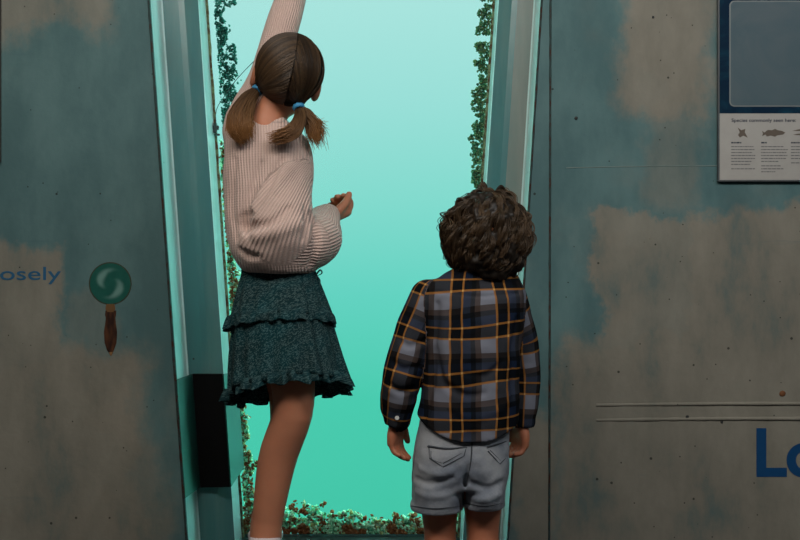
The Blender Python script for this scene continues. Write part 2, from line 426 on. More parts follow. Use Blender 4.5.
# window frame: stepped steel channel on both sides and across the top
def framemesh():
    V = []; Fc = []; mi = []
    for s, (o, i) in enumerate(((XL, XLi), (XR, XRi))):
        sg = 1 if s == 0 else -1
        prof = lambda z: [(o(z), WY+.02, z), (o(z), D1-.004, z), (o(z)+sg*.004, D1, z), (o(z)*.42+i(z)*.58-sg*.01, D1+.001, z), (o(z)*.36+i(z)*.64, D1+.005, z), (i(z)-sg*.002, D1+.034, z), (i(z), D1+.038, z), (i(z), D2+.04, z)]
        b = len(V); zs = np.linspace(0, ZT, 24)
        for z in zs: V += prof(z)
        for k in range(len(zs)-1):
            for j, mm in enumerate((0, 0, 1, 1, 1, 0, 0)):
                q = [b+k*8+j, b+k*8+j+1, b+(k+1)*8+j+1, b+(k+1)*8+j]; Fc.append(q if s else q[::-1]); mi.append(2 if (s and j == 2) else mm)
    b = len(V); V += [(XL(ZT), WY, ZT), (XR(ZT), WY, ZT), (XR(ZT), D2+.04, ZT), (XL(ZT), D2+.04, ZT)]; Fc.append([b, b+1, b+2, b+3]); mi.append(0)
    me = bpy.data.meshes.new('window_frame'); me.from_pydata(V, [], Fc); me.polygons.foreach_set('use_smooth', [False]*len(Fc))
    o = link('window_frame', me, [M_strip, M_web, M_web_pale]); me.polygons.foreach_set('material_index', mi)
    return o
win = struct(empty('window_1', (-.15, WY, 0)))
fr = framemesh(); keep(fr, win)
boxobj('window_sill', (XL(0)-.02, XR(0)+.02, WY+.02, D2+.05, -.05, ZB), M_sill, win, .003)
# putty bead between frame and pane
M_putty = rust_mat(); M_putty.name = 'yellowed_sealant'
b_ = N('sealant', .8, .2); v_ = b_.obj(); b_.col(b_.mix(b_.sstep(b_.noise(v_, 40, 5, .7), .4, .6), (.22, .30, .17), (.10, .055, .03))); M_putty = b_.m
for fx, sg in ((XLi, 1), (XRi, -1)):
    keep(bead('window_seal', [(fx(z)+sg*.003, D2-.004, z) for z in np.linspace(.06, ZT, 5)], .0045, M_putty, .002), win)
gl = N('window_glass', .02); t_ = gl.t
tr_ = gl.node('ShaderNodeBsdfTransparent'); gs_ = gl.node('ShaderNodeBsdfGlossy'); gs_.inputs['Roughness'].default_value = .03
lw = gl.node('ShaderNodeFresnel'); lw.inputs[0].default_value = 1.2; mx_ = gl.node('ShaderNodeMixShader')
t_.links.new(lw.outputs[0], mx_.inputs[0]); t_.links.new(tr_.outputs[0], mx_.inputs[1]); t_.links.new(gs_.outputs[0], mx_.inputs[2])
t_.links.new(mx_.outputs[0], t_.nodes['Material Output'].inputs[0]); tr_.inputs[0].default_value = (.97, .99, .99, 1)
bm = bmesh.new(); prism(bm, [(XLi(ZB), ZB), (XRi(ZB), ZB), (XRi(ZT), ZT), (XLi(ZT), ZT)], D2, D2+.02)
bobj('window_pane', bm, gl.m, win)
# water body beyond the pane
wm = bpy.data.materials.new('sea_water'); wm.use_nodes = True; t_ = wm.node_tree; t_.nodes.remove(t_.nodes['Principled BSDF'])
va_ = t_.nodes.new('ShaderNodeVolumeAbsorption'); va_.inputs['Color'].default_value = (.2, .95, .9, 1); va_.inputs['Density'].default_value = .12
t_.links.new(va_.outputs[0], t_.nodes['Material Output'].inputs['Volume'])
wo = boxobj('sea_water', (-7, 7, D2+.022, 10, -4, 6), wm)
tag(wo, 'turquoise sea water filling the view through the tall window', 'water', kind='stuff')
# room shell behind the camera
for nm, b, m in (('floor', (-2.6, 2.6, -2.2, WY, -.06, 0), M_floor), ('ceiling', (-2.6, 2.6, -2.2, WY, 2.6, 2.66), M_room),
                 ('wall_left', (-2.66, -2.6, -2.2, WY, 0, 2.6), M_room), ('wall_right', (2.6, 2.66, -2.2, WY, 0, 2.6), M_room), ('wall_back', (-2.6, 2.6, -2.26, -2.2, 0, 2.6), M_room)):
    struct(boxobj(nm, b, m))
M_step = plain('rubber_step', (.04, .045, .045), .7)
tag(boxobj('viewing_step', (-.75, -.03, 2.3, WY-.06, .0, .15), M_step, None, .008), 'low dark viewing step under the girl in front of the window', 'step')
# ------------------------------------------------------------------ encrusting growth on the outside of the pane
def blobs(name, spots, mat, label, cat='algae'):
    "spots: x,y,z,r,tone -> lumpy flakes"
    ico = bmesh.new(); bmesh.ops.create_icosphere(ico, subdivisions=1, radius=1); IV = np.array([v.co[:] for v in ico.verts]); IF = np.array([[v.index for v in f.verts] for f in ico.faces]); ico.free()
    Vs, Fs, T = [], [], []
    for k, (x, y, z, r, t) in enumerate(spots):
        j = 1+rng.normal(0, .28, (len(IV), 1)); sc = A([1, .55, 1])*r*(1+rng.normal(0, .2, 3))
        Vs.append(IV*j*sc+A([x, y, z])); Fs.append(IF+k*len(IV)); T.append(np.full(len(IV), t))
    me = mesh(name, np.vstack(Vs), np.vstack(Fs), smooth=False); vattr(me, 'tone', np.concatenate(T)); o = link(name, me, mat)
    return tag(o, label, cat, kind='stuff')
def grow(edge, sg, z0, z1, n, width, rr, tones, seed):
    out = []
    while len(out) < n:
        z = rng.uniform(z0, z1); w = width(z)*(.55+.9*abs(mnoise.noise(Vector((seed, 0, z*9))))+.5*mnoise.noise(Vector((seed, 3, z*30))))
        if mnoise.noise(Vector((seed+5, 0, z*22))) < -.42: continue
        u = rng.uniform(0, 1)**.8*w; x = edge(z)+sg*u
        if mnoise.noise(Vector((x*55, seed, z*55)))*.6+mnoise.noise(Vector((x*140, seed, z*140)))*.6 < -.08+.45*(u/max(w, 1e-4)-.6): continue
        out.append((x, D2+.035+rng.uniform(0, .012), z, rng.uniform(*rr), tones()))
    return out
def zy(y, Y=D2+.04): return CH-(y-270)/F*Y
green = growth_mat('green_algae', [(.04, .20, .18), (.07, .30, .26), (.12, .40, .34), (.06, .20, .15)], .7)
mixed = growth_mat('brown_green_growth', [(.14, .45, .28), (.42, .82, .55), (.42, .13, .05), (.75, .95, .75), (.30, .10, .04), (.6, .52, .25)], .5)
T_ = lambda lo, hi: (lambda: rng.uniform(lo, hi))
wL = lambda z: .088 if z > zy(125) else .045
tag(blobs('algae_growth', grow(lambda z: XLi(z)+.022, 1, zy(-20), zy(140)+.0, 0, wL, (.001, .004), T_(0, 1), 1) +
   grow(lambda z: XLi(z)+.018, 1, zy(140), zy(-60), 4200, lambda z: .07, (.0012, .0036), T_(0, 1), 1.3), green,
   'dark green algae patches along the top left edge of the window'), None)
blobs('marine_growth', grow(lambda z: XLi(z)+.006, 1, zy(545), zy(140), 4200, lambda z: .042, (.002, .006), T_(0, 1), 4.1), mixed,
   'brown and green marine growth down the lower left window edge', 'marine growth')
blobs('algae_growth', grow(lambda z: XRi(z)-.003, -1, zy(200), zy(-60), 4600, lambda z: .05, (.0013, .004), T_(.2, 1), 7.7), growth_mat('olive_algae', [(.05, .15, .10), (.08, .22, .13), (.16, .28, .14), (.26, .32, .16)], .5),
   'olive green algae fringe down the upper right edge of the window')
blobs('marine_growth', grow(lambda z: XRi(z)-.002, -1, zy(545), zy(200), 1500, lambda z: .03, (.002, .005), T_(0, .7), 9.2), mixed,
   'green marine growth down the lower right window edge, behind the boy', 'marine growth')
sp = []
while len(sp) < 4200:
    x = rng.uniform(XLi(.1)+.0, XRi(.1)); px = 400+x*F/(D2+.04)
    h = .045+.028*mnoise.noise(Vector((x*9, 2, 1)))+.02*mnoise.noise(Vector((x*40, 5, 1)))+(.028 if px < 325 else 0)
    z = ZB+abs(rng.uniform(0, 1))**1.1*h*1.25
    if mnoise.noise(Vector((x*60, 8, z*60)))*.5+mnoise.noise(Vector((x*130, 8, z*130)))*.6 < -.12+.45*((z-ZB)/h-.6): continue
    br = mnoise.noise(Vector((x*22, 4, z*22)))
    t = rng.uniform(.34, .48) if br > .12 else (rng.choice([.1, .25, .25, .6, .6, .75, .9]))
    sp.append((x, D2+.035+rng.uniform(0, .014), z, rng.uniform(.002, .0066), t))
blobs('marine_growth', sp, mixed, 'brown and pale green marine growth along the bottom edge of the window', 'marine growth')
# thin line and its clip outside the pane
M_cord = plain('dark_cord', (.02, .05, .05), .5)
cp = [P(213, 138, 3.30), P(211.5, 122, 3.31), P(214, 108, 3.32)]
rt = empty('mooring_line', P(217, 128, 3.31)); tag(rt, 'thin dark line with a small black clip on the left window edge', 'cord')
keep(bead('line', [P(217, 134, 3.312), P(215.5, 120, 3.315), P(217, 108, 3.315), P(224, 97, 3.318), P(236, 80, 3.322), P(254, 61, 3.325)], .0011, M_cord, .0001), rt)
bm = bmesh.new(); q = P(215.5, 128, 3.312)
box(bm, q[0]-.008, q[0]+.011, q[1]-.014, q[1], q[2]-.006, q[2]+.006); box(bm, q[0]-.004, q[0]+.006, q[1]-.018, q[1]-.002, q[2]-.016, q[2]+.013)
box(bm, q[0]-.002, q[0]+.014, q[1]-.012, q[1]-.003, q[2]-.024, q[2]-.018)
bobj('clip', bm, M_cord, rt, .0015)
# ------------------------------------------------------------------ black cover clamped over the left frame
M_blk = plain('black_rubber', (.0025, .0025, .003), .7, .12); M_dgr = plain('dark_green_plate', (.006, .050, .042), .4, .5); M_edge = plain('worn_edge', (.05, .04, .02), .7)
cv = empty('frame_cover', (XL(.4)+.08, D1-.02, .42)); tag(cv, 'black rubber cover with dark green side flanges clamped over left window frame', 'cover')
def slab(name, pts, off, mat):
    "quad plate with thickness along off"
    bm = bmesh.new(); a = [bm.verts.new(tuple(p)) for p in pts]; b = [bm.verts.new(tuple(A(p)+A(off))) for p in pts]
    bm.faces.new(a); bm.faces.new(b[::-1])
    for i in range(4): bm.faces.new((a[i], a[(i+1) % 4], b[(i+1) % 4], b[i])[::-1])
    return bobj(name, bm, mat, cv, .001)
yw = D1-.02
zt, zb = CH-(374-270)/F*yw, CH-(487-270)/F*yw
slab('cover_face', [(XL(zb)+.018, yw, zb-.002), (XLi(zb)+.004, yw, zb), (XLi(zt)+.004, yw, zt), (XL(zt)+.018, yw, zt)], (0, .014, 0), M_blk)
slab('side_flange', [(XL(zb)+.006, WY-.012, zb), (XL(zb)+.018, yw, zb-.001), (XL(zt)+.018, yw, zt), (XL(zt)+.006, WY-.012, zt)], (-.004, 0, 0), M_dgr)
slab('side_flange', [(XLi(zb)+.004, yw, zb), (XLi(zb)+.016, D2-.008, zb+.025), (XLi(zt)+.016, D2-.008, zt-.01), (XLi(zt)+.004, yw, zt)], (.004, 0, 0), M_dgr)
keep(bead('flange_edge', [(XL(zb)+.004, WY-.013, zb), (XL(.42)+.004, WY-.013, .42), (XL(zt)+.004, WY-.013, zt)], .002, M_rust), cv)
# ------------------------------------------------------------------ sign board upper right
M_navy = N('printed_deep_blue', .6, .08); v_ = M_navy.obj(); M_navy.col(M_navy.mix(M_navy.sstep(M_navy.noise(v_, 9, 5, .6, dist=1), .45, .7), (.002, .016, .038), (.005, .042, .072))); M_navy = M_navy.m
M_white = plain('printed_white', (.36, .345, .32), .5); M_ink = plain('printed_ink', (.02, .025, .045), .6); M_grey = plain('printed_grey_text', (.12, .12, .125), .7)
pc = N('faded_blue_picture', .5, .15); v_ = pc.obj(); k_ = pc.noise(v_, 5, 5, .6, dist=.6)
pc.col(pc.mix(pc.sstep(k_, .35, .7), (.065, .105, .125), (.095, .125, .14))); M_pic = pc.m
M_brown = plain('printed_brown', (.10, .075, .055), .6)
sg_ = empty('information_board', wallpt(800, 90)); tag(sg_, 'blue and white sea life information board at the upper right wall', 'sign')
def wb(px0, px1, py0, py1, o0, o1):
    x0, z1 = zx(px0, py0); x1, z0 = zx(px1, py1); return (x0, x1, WY-.003-o1, WY-.003-o0, z0, z1)
boxobj('board', wb(716.5, 1010, -180, 182, 0, .012), plain('board_edge', (.06, .07, .075), .5), sg_, .001)
boxobj('blue_panel', wb(718, 1008.5, -178, 114, .012, .0126), M_navy, sg_)
boxobj('text_panel', wb(718, 1008.5, 114.3, 180.5, .012, .0126), M_white, sg_)
def roundrect(px0, px1, py0, py1, r, o0, o1, name, mat, par):
    x0, z1 = zx(px0, py0); x1, z0 = zx(px1, py1); r /= 370.37; pts = []
    for cx, cz, a0 in ((x1-r, z1-r, 0), (x0+r, z1-r, 90), (x0+r, z0+r, 180), (x1-r, z0+r, 270)):
        for k in range(7): a = math.radians(a0+k*15); pts.append((cx+r*math.cos(a), cz+r*math.sin(a)))
    bm = bmesh.new(); prism(bm, pts, WY-.003-o1, WY-.003-o0); return bobj(name, bm, mat, par)
roundrect(727.6, 998, 2, 107.5, 5, .0126, .0128, 'picture_border', plain('pale_border', (.16, .18, .18), .5), sg_)
roundrect(729, 997, 3.2, 106.3, 4, .0128, .0131, 'picture', M_pic, sg_)
def text(s, px, py, hpx, mat, par, name='lettering', off=.0126, thick=.0004, bold=0, wpx=None, plane=WY-.003):
    c = bpy.data.curves.new(name, 'FONT'); c.body = s; c.size = 1; c.extrude = 0; c.offset = bold
    t = bpy.data.objects.new(name, c); COL.objects.link(t); bpy.context.view_layer.update()
    me = bpy.data.meshes.new_from_object(t.evaluated_get(bpy.context.evaluated_depsgraph_get())); bpy.data.objects.remove(t)
    V = np.array([v.co[:] for v in me.vertices]); H = .729 if s[0] in 'LS' else .5
    k = hpx/370.37/H; x0, z0 = zx(px, py); kx = k if wpx is None else (wpx/370.37)/(V[:, 0].max()-V[:, 0].min())
    W = np.stack([x0+(V[:, 0]-V[:, 0].min())*kx, np.full(len(V), plane-off), z0+V[:, 1]*k], 1)
    me.vertices.foreach_set('co', W.astype(np.float32).ravel()); me.update()
    o = link(name, me, mat); me.polygons.foreach_set('use_smooth', [False]*len(me.polygons)); md = o.modifiers.new('thickness', 'SOLIDIFY'); md.thickness = thick; md.offset = 0
    if par: keep(o, par)
    return o
text('Species commonly seen here:', 729.8, 122.6, 3.4, M_ink, sg_, 'heading', wpx=64, bold=.018, off=.0128)
text('Species', 729, 143.9, 0, M_ink, sg_) if False else None
# greeked paragraphs: word-length bars, too small to read in the photograph
def para(px, py, widths, lead=2.95, mat=M_grey, h=.95, name='paragraph'):
    bm = bmesh.new()
    for i, w in enumerate(widths):
        x = px
        while x < px+w-1: 
            l = min(random.uniform(1.2, 4.4), px+w-x); box(bm, *wb(x, x+l, py+i*lead, py+i*lead+h, .0126, .0129)); x += l+.55
    bobj(name, bm, mat, sg_)
for x, ws, w2, hd in ((729.5, [22, 23, 22, 25, 23.5, 20, 18.5], [23.5], 10), (759.3, [22, 26.5, 25, 26, 25, 18.5], [20, 23, 14], 5.5), (789, [25, 26, 24, 26, 24], [20], 14), (820, [22, 26, 24, 26], [20], 9)):
    para(x, 142.6, [hd], mat=M_ink, h=1.5, name='subheading'); para(x, 146.8, ws); para(x, 146.8+2.95*len(ws)+1.4, w2)
def decal(pts, name, mat, par=sg_, o0=.0126, o1=.0130):
    bm = bmesh.new(); prism(bm, [zx(*p) for p in pts], WY-.003-o1, WY-.003-o0); return bobj(name, bm, mat, par)
decal([(760, 131.5), (762.5, 133.2), (766, 130.6), (770, 131), (773, 129.6), (776, 131), (780, 131.6), (783.3, 133.4), (781, 135.3), (775, 136.2), (773, 137.5), (769, 136.3), (765, 137.2), (763.5, 135.2), (760.3, 136.8), (761, 134)], 'fish_picture', M_brown)
decal([(736, 128.3), (739.5, 131), (743.5, 129.6), (743, 133), (745.8, 138.3), (741.5, 136.4), (738, 138.2), (736.3, 135.6), (738, 133)], 'seaweed_picture', M_brown)
decal([(790, 131.6), (797, 130), (802, 130.6), (798, 131.8)], 'shrimp_picture', M_brown); decal([(791, 135.3), (800, 133.8), (806, 134.6), (800, 136), (794, 135.8)], 'shrimp_picture', M_brown)
# left board, only its edge shows
lb = boxobj('information_board', (zx(-300, 0)[0], zx(1.5, 0)[0], WY-.014, WY-.0005, zx(0, 162)[1], zx(0, -180)[1]), plain('board_brown_edge', (.055, .045, .045), .6), None, .001)
tag(lb, 'dark edge of a second board at the far left wall', 'sign')
# wall lettering
M_blue = plain('blue_vinyl', (.012, .095, .20), .5)
tag(text('osely', .2, 279.8, 9.4, M_blue, None, 'wall_lettering', .0006, .0006, .004, 61, plane=WY), 'blue lettering reading "osely" on the left wall', 'lettering')
tag(text('Lo', 756, 475, 48.5, plain('blue_vinyl_large', (.004, .055, .16), .4), None, 'wall_lettering', .0006, .0006, .025, plane=WY-.003), 'large blue letters "Lo" at the lower right wall edge', 'lettering')
# magnifying glass sticker
mg = empty('magnifying_glass_sticker', (zx(110, 350)[0], WY, zx(110, 350)[1])); tag(mg, 'magnifying glass picture with wooden handle stuck on the left wall', 'sticker')
def disc(cx, cy, r, o0, o1, name, mat, r2=None):
    X, Z = zx(cx, cy); r /= 370.37; n = 48; bm = bmesh.new()
    prism(bm, [(X+r*math.cos(a*2*math.pi/n), Z+r*math.sin(a*2*math.pi/n)) for a in range(n)], WY-o1, WY-o0); return bobj(name, bm, mat, mg)
disc(110.3, 283.5, 21.4, 0, .0006, 'rim', plain('sticker_rim', (.035, .04, .022), .5))
ln = N('sticker_lens', .3, .4); v_ = ln.obj(); cx_, cz_ = zx(110.3, 283.5)
mp = ln.node('ShaderNodeMapping'); ln.t.links.new(v_, mp.inputs[0]); mp.inputs['Location'].default_value = (-cx_, 0, -cz_)
X_, Y_, Z_ = ln.sep(mp.outputs[0]); rr_ = ln.mt('SQRT', ln.mt('ADD', ln.mt('MULTIPLY', X_, X_), ln.mt('MULTIPLY', Z_, Z_)))
th_ = ln.mt('ARCTAN2', Z_, X_); sw = ln.mt('SINE', ln.mt('ADD', ln.mt('MULTIPLY', th_, 2), ln.mt('MULTIPLY', rr_, 95)))
rg = ln.mt('MULTIPLY', ln.sstep(rr_, .012, .028), ln.mt('SUBTRACT', 1, ln.sstep(rr_, .032, .046)))
c_ = ln.mix(ln.noise(v_, 40, 5), (.008, .072, .058), (.02, .12, .095))
c_ = ln.mix(ln.mt('MULTIPLY', rg, ln.sstep(ln.mt('ADD', sw, ln.noise(v_, 50, 4)), -.2, 1.4)), c_, (.13, .26, .235)); ln.col(c_)
disc(110.3, 283.5, 20.3, .0006, .0010, 'lens', ln.m)
def sticker(pts, name, mat, o0=.0, o1=.0008):
    bm = bmesh.new(); prism(bm, [zx(*p) for p in pts], WY-o1, WY-o0); return bobj(name, bm, mat, mg)
sticker([(106.5, 304), (114.5, 304), (115.5, 309), (113.5, 312), (107.5, 312), (105.5, 309)], 'collar', plain('sticker_brass', (.14, .075, .03), .4), 0, .0012)
sticker([(105.5, 310.5), (116.5, 310.5), (116, 315), (115.3, 318), (116, 324), (117.2, 332), (116.5, 343), (114, 350), (112.3, 354), (109.7, 354), (107, 350), (104.7, 343), (104, 332), (105.2, 324), (106, 318), (105, 315)], 'handle', (lambda n: (n.col(n.mix(n.sstep(n.noise(n.vscale(n.obj(), (1, 1, .25)), 90, 4), .35, .7), (.022, .008, .005), (.08, .030, .012))), n.m)[1])(N('sticker_wood', .4)), 0, .0010)
sticker([(109.2, 352), (112.8, 352), (111.8, 355.5), (110.2, 355.5)], 'tip', plain('sticker_brass_tip', (.22, .12, .05), .4), 0, .0013)
# a few rust bolts / paint chips with a shape of their own on the right sheet
M_chip = plain('rust_chip', (.16, .06, .02), .8)
def lump(px, py, r, mat, name, label, cat):
    X, Z = zx(px, py); bm = bmesh.new(); bmesh.ops.create_icosphere(bm, subdivisions=2, radius=r/370.37)
    for v in bm.verts: v.co.y *= .35; v.co += Vector((mnoise.noise(v.co*400), 0, mnoise.noise(v.co*400+Vector((9, 9, 9)))))*.0015; v.co += Vector((X, WY-.003, Z))
    tag(bobj(name, bm, mat, None, smooth=True), label, cat)
M_dk = plain('dark_bolt', (.012, .014, .014), .6)
lump(782, 393.5, 3.2, M_chip, 'rust_chip', 'orange brown rust chip on the right wall above the large letters', 'rust')
lump(576, 118.5, 1.9, M_dk, 'bolt', 'small black bolt on the right wall beside the seam, upper', 'bolt')
lump(653, 17.5, 1.4, M_dk, 'bolt', 'tiny black bolt near the top of the right wall', 'bolt')
lump(687, 417, 1.9, M_dk, 'bolt', 'black bolt on the lower pressed ridge of the right wall', 'bolt')
lump(721.5, 422, 1.6, M_dk, 'bolt', 'black bolt on the pressed ridge, just left of the large letter L', 'bolt')
#PART3
# ================================================================== PEOPLE
M_skinG = skin_mat('fair_skin', (.48, .195, .11)); M_skinB = skin_mat('warm_skin', (.40, .145, .078))
M_hairG = hair_mat('brown_hair', (.016, .010, .006), (.095, .055, .026), (.34, .15, .045)); M_hairB = hair_mat('curly_brown_hair', (.012, .008, .005), (.105, .068, .038), (.19, .105, .05))
M_eye = plain('eye_white', (.75, .75, .72), .2); M_iris = plain('iris_brown', (.05, .025, .01), .2)
def frame_of(u, f):
    u = un(u); f = un(A(f)-np.dot(f, u)*u); r = np.cross(f, u); return np.stack([r, f, u], 1)
def headops(C, R, s):
    L = lambda x, y, z: C+R@(A([x, y, z])*s)
    E = lambda c, r, k=.02, m='u', t=0: Op(ell(L(*c), A(r)*s, R), k*s, m, None, t)
    o = [E((0, -.012, .022), (.070, .088, .078), .0), E((0, .03, -.042), (.054, .054, .062), .03), E((0, .058, -.088), (.02, .018, .016), .03),
         E((.032, .056, -.04), (.024, .02, .026), .02), E((-.032, .056, -.04), (.024, .02, .026), .02), E((0, .068, .022), (.05, .02, .02), .02),
         E((.031, .096, .0), (.016, .014, .010), .012, 's'), E((-.031, .096, .0), (.016, .014, .010), .012, 's')]
    o += [Op(chain([L(0, .076, .0), L(0, .09, -.022), L(0, .098, -.033)], A([.007, .009, .009])*s), .01*s), E((.009, .087, -.034), (.007, .008, .006), .006), E((-.009, .087, -.034), (.007, .008, .006), .006)]
    o += [Op(chain([L(-.02, .074, -.06), L(0, .086, -.056), L(.02, .074, -.06)], A([.003, .0055, .003])*s), .004*s, tint=.8), Op(chain([L(-.018, .074, -.063), L(0, .084, -.067), L(.018, .074, -.063)], A([.003, .006, .003])*s), .004*s, tint=.8)]
    for sx in (-1, 1):
        o += [E((sx*.075, -.004, -.014), (.013, .018, .030), .006), E((sx*.090, .000, -.012), (.008, .011, .020), .006, 's')]
    return o, L
def eyes(L, R, s, par):
    for sx in (-1, 1):
        for nm, c, r, m in (('eye', (sx*.031, .079, .0), .0125, M_eye), ('iris', (sx*.031, .0868, .001), .0055, M_iris)):
            bm = bmesh.new(); bmesh.ops.create_uvsphere(bm, u_segments=16, v_segments=10, radius=r*s)
            c = L(*c)
            for v in bm.verts: v.co += Vector(c)
            e = bobj(nm, bm, m, par, smooth=True)
def handops(w, d, n, t, s, curl=(.5, .5, .55, .6), spread=.12, thumb=(.6, .5), uv=None, thumbcurl=.5):
    "w wrist, d along hand, n palm normal (fingers curl to it), t thumb side; s hand length"
    d = un(d); n = un(A(n)-np.dot(n, d)*d); t0 = np.cross(d, n); t = t0 if np.dot(t0, t) > 0 else -t0
    W = .42*s; o = []
    for j in range(4):
        a = (1.5-j)/1.5*W*.40
        o.append(Op(chain([w+d*.02*s, w+d*.30*s+t*a*.8, w+d*.50*s+t*a], A([.105, .105, .088])*s), .05*s if j else 0))
    ln_ = [.42, .46, .43, .34]; rd = [.072, .074, .070, .062]
    for j in range(4):
        a = (1.5-j)/1.5*W*.40; p = w+d*.50*s+t*a; th = (1.5-j)*spread; v = d*math.cos(th)+t*math.sin(th); pts = [p-v*.05*s]; ang = 0
        c = curl[j]; pts.append(p)
        for q, fr_ in enumerate((.45, .31, .24)):
            ang += c*(.8, 1.1, .7)[q]; p = p+(v*math.cos(ang)+n*math.sin(ang))*ln_[j]*s*fr_; pts.append(p)
        o.append(Op(chain(pts, A([rd[j]*1.05, rd[j]*1.05, rd[j]*.98, rd[j]*.9, rd[j]*.75])*s), .012*s))
    p = w+d*.10*s+t*.12*s; v = un(d*.8+t*thumb[0]+n*thumb[1]*.6); q1 = p+v*.24*s; v2 = un(d*.95+t*thumb[0]*.5+n*thumbcurl*.6); q2 = q1+v2*.18*s; q3 = q2+un(v2+n*thumbcurl*.5)*.15*s
    o.append(Op(chain([p, q1, q2, q3], A([.10, .09, .078, .062])*s), .04*s))
    return o
# garment coordinate systems: metres along / around
def uv_plane(ox=0, oz=0, ang=0):
    c, s = math.cos(ang), math.sin(ang)
    return lambda V: np.stack([(V[:, 0]-ox)*c+(V[:, 2]-oz)*s, -(V[:, 0]-ox)*s+(V[:, 2]-oz)*c, V[:, 1]], 1)
def uv_tube(pts, ref, rad, swap=False, off=(0, 0)):
    pts = np.asarray(pts, float)
    seg = np.diff(pts, axis=0); L = np.linalg.norm(seg, axis=1); cum = np.concatenate([[0], np.cumsum(L)])
    def fn(V):
        best = np.full(len(V), 1e9); a = np.zeros(len(V)); ci = np.zeros_like(V); ti = np.zeros_like(V)
        for i in range(len(seg)):
            h = np.clip(((V-pts[i])@seg[i])/L[i]**2, 0 if i else -.5, 1 if i < len(seg)-1 else 1.5); c = pts[i]+h[:, None]*seg[i]
            d = np.linalg.norm(V-c, axis=1); m = d < best; best[m] = d[m]; a[m] = cum[i]+h[m]*L[i]; ci[m] = c[m]; ti[m] = seg[i]/L[i]
        r = un(ref); e1 = r-(ti@r)[:, None]*ti; e1 /= np.linalg.norm(e1, axis=1)[:, None]; e2 = np.cross(ti, e1); q = V-ci
        th = np.arctan2((q*e2).sum(1), (q*e1).sum(1)); U = th*rad
        return np.stack([a+off[0], U+off[1], U*0], 1) if swap else np.stack([U+off[0], -a+off[1], U*0], 1)
    return fn
def soft(V, f, a):
    o = V.copy()
    for i, v in enumerate(V):
        q = Vector((v[0]*f+v[2]*4, v[1]*f, v[2]*f*.8)); o[i, 1] += a*mnoise.noise(q); o[i, 0] += a*.5*mnoise.noise(q+Vector((7, 1, 3)))
    return o
# ------------------------------------------------------------------ GIRL
YG = 2.68; SG = F/YG
def G(px, py, dy=0): return P(px, py, YG+dy)
g = empty('person', G(268, 568)*A([1, 1, 0])+A([0, 0, .15])); tag(g, 'girl with two pigtails in pink knit sweater and teal skirt reaching up the window', 'person')
CG = G(287.3, 77, 0); RG = frame_of((.27, -.45, .85), (-.10, .87, .47))
ops, LG = headops(CG, RG, 1.0)
nb = G(266, 132, 0)
ops += [Op(chain([LG(0, -.025, -.05), G(270, 112, -.01), nb], [.044, .036, .040]), .02)]
# torso, hidden under the sweater
ops += [Op(chain([nb, G(268, 170, .01), G(270, 230, .01), G(279, 290, 0)], [.045, .058, .055, .062]), .03),
        Op(chain([G(279, 300, 0), G(288, 350, -.01), G(293.5, 407, -.02), G(278, 457, 0), G(269.5, 505, .0), G(265.5, 538, .0)], [.062, .060, .0485, .0465, .039, .034], 22), .02),
        Op(chain([G(276, 300, .05), G(282, 350, .09), G(287, 402, .13), G(284, 446, .14), G(270, 500, .14), G(264, 535, .14)], [.060, .058, .044, .041, .034, .029], 22), .02),
        Op(ell(G(299, 412, .02), (.033, .028, .036)), .02)]
for cx, dy in ((265.5, 0), (264, .14)):
    h = G(cx, 540, dy); x, y = h[0], h[1]
    ops += [Op(chain([(x, y, .235), (x, y-.012, .19), (x, y+.04, .178), (x+.015, y+.11, .168)], [.031, .033, .028, .018], 10), .02)]
# raised left arm and lowered right arm
sh1, el1, wr1 = G(243, 128, .03), G(280, 35, .10), G(299, -48, .17)
sh2, el2, wr2 = G(288, 160, 0), G(292, 240, -.04), G(325, 219, .12)
ops += [Op(chain([nb, sh1, G(264, 82, .07), el1, wr1], [.036, .032, .026, .026, .022], 16), .01), Op(chain([nb, sh2, el2, wr2], [.04, .032, .026, .0215], 12), .02)]
ops += handops(wr1, (0, .25, 1), (0, 1, -.2), (1, 0, 0), .135, curl=(.15, .12, .15, .2), thumb=(.9, .2))
ops += handops(wr2, (.50, .78, .22), (-.28, -.1, .95), (.8, -.6, .1),   .135, curl=(.95, 1.05, 1.1, 1.15), thumb=(.55, .9), thumbcurl=.9)
body = sdf_object('body', ops, (-.52, 2.48, .14), (-.06, 3.03, 1.90), .0036, M_skinG, g, 1)
eyes(LG, RG, 1.0, body)
# socks
sk = []
for cx, dy, zt_ in ((265.5, 0, 531), (264, .14, 527)):
    h = G(cx, 540, dy); x, y = h[0], h[1]
    sk.append([Op(chain([G(cx, zt_, dy), (x, y, .235), (x, y-.012, .195), (x, y+.04, .182), (x+.015, y+.115, .172)], [.0385, .0375, .0385, .033, .022], 14), 0), Op(ell(G(cx, zt_-8, dy), (.06, .06, .035)), .004, 's')])
sn = N('white_ribbed_sock', .9, .1); sn.col((.62, .56, .58)); X_, Y_, Z_ = sn.sep(sn.obj()); sn.bump(sn.mt('SINE', sn.mt('MULTIPLY', X_, 1500)), .4, .001)
for k in sk:
    c = k[0].fn; sdf_object('sock', k, (-.42, 2.55, .13), (-.24, 3.02, .33), .004, sn.m, g)
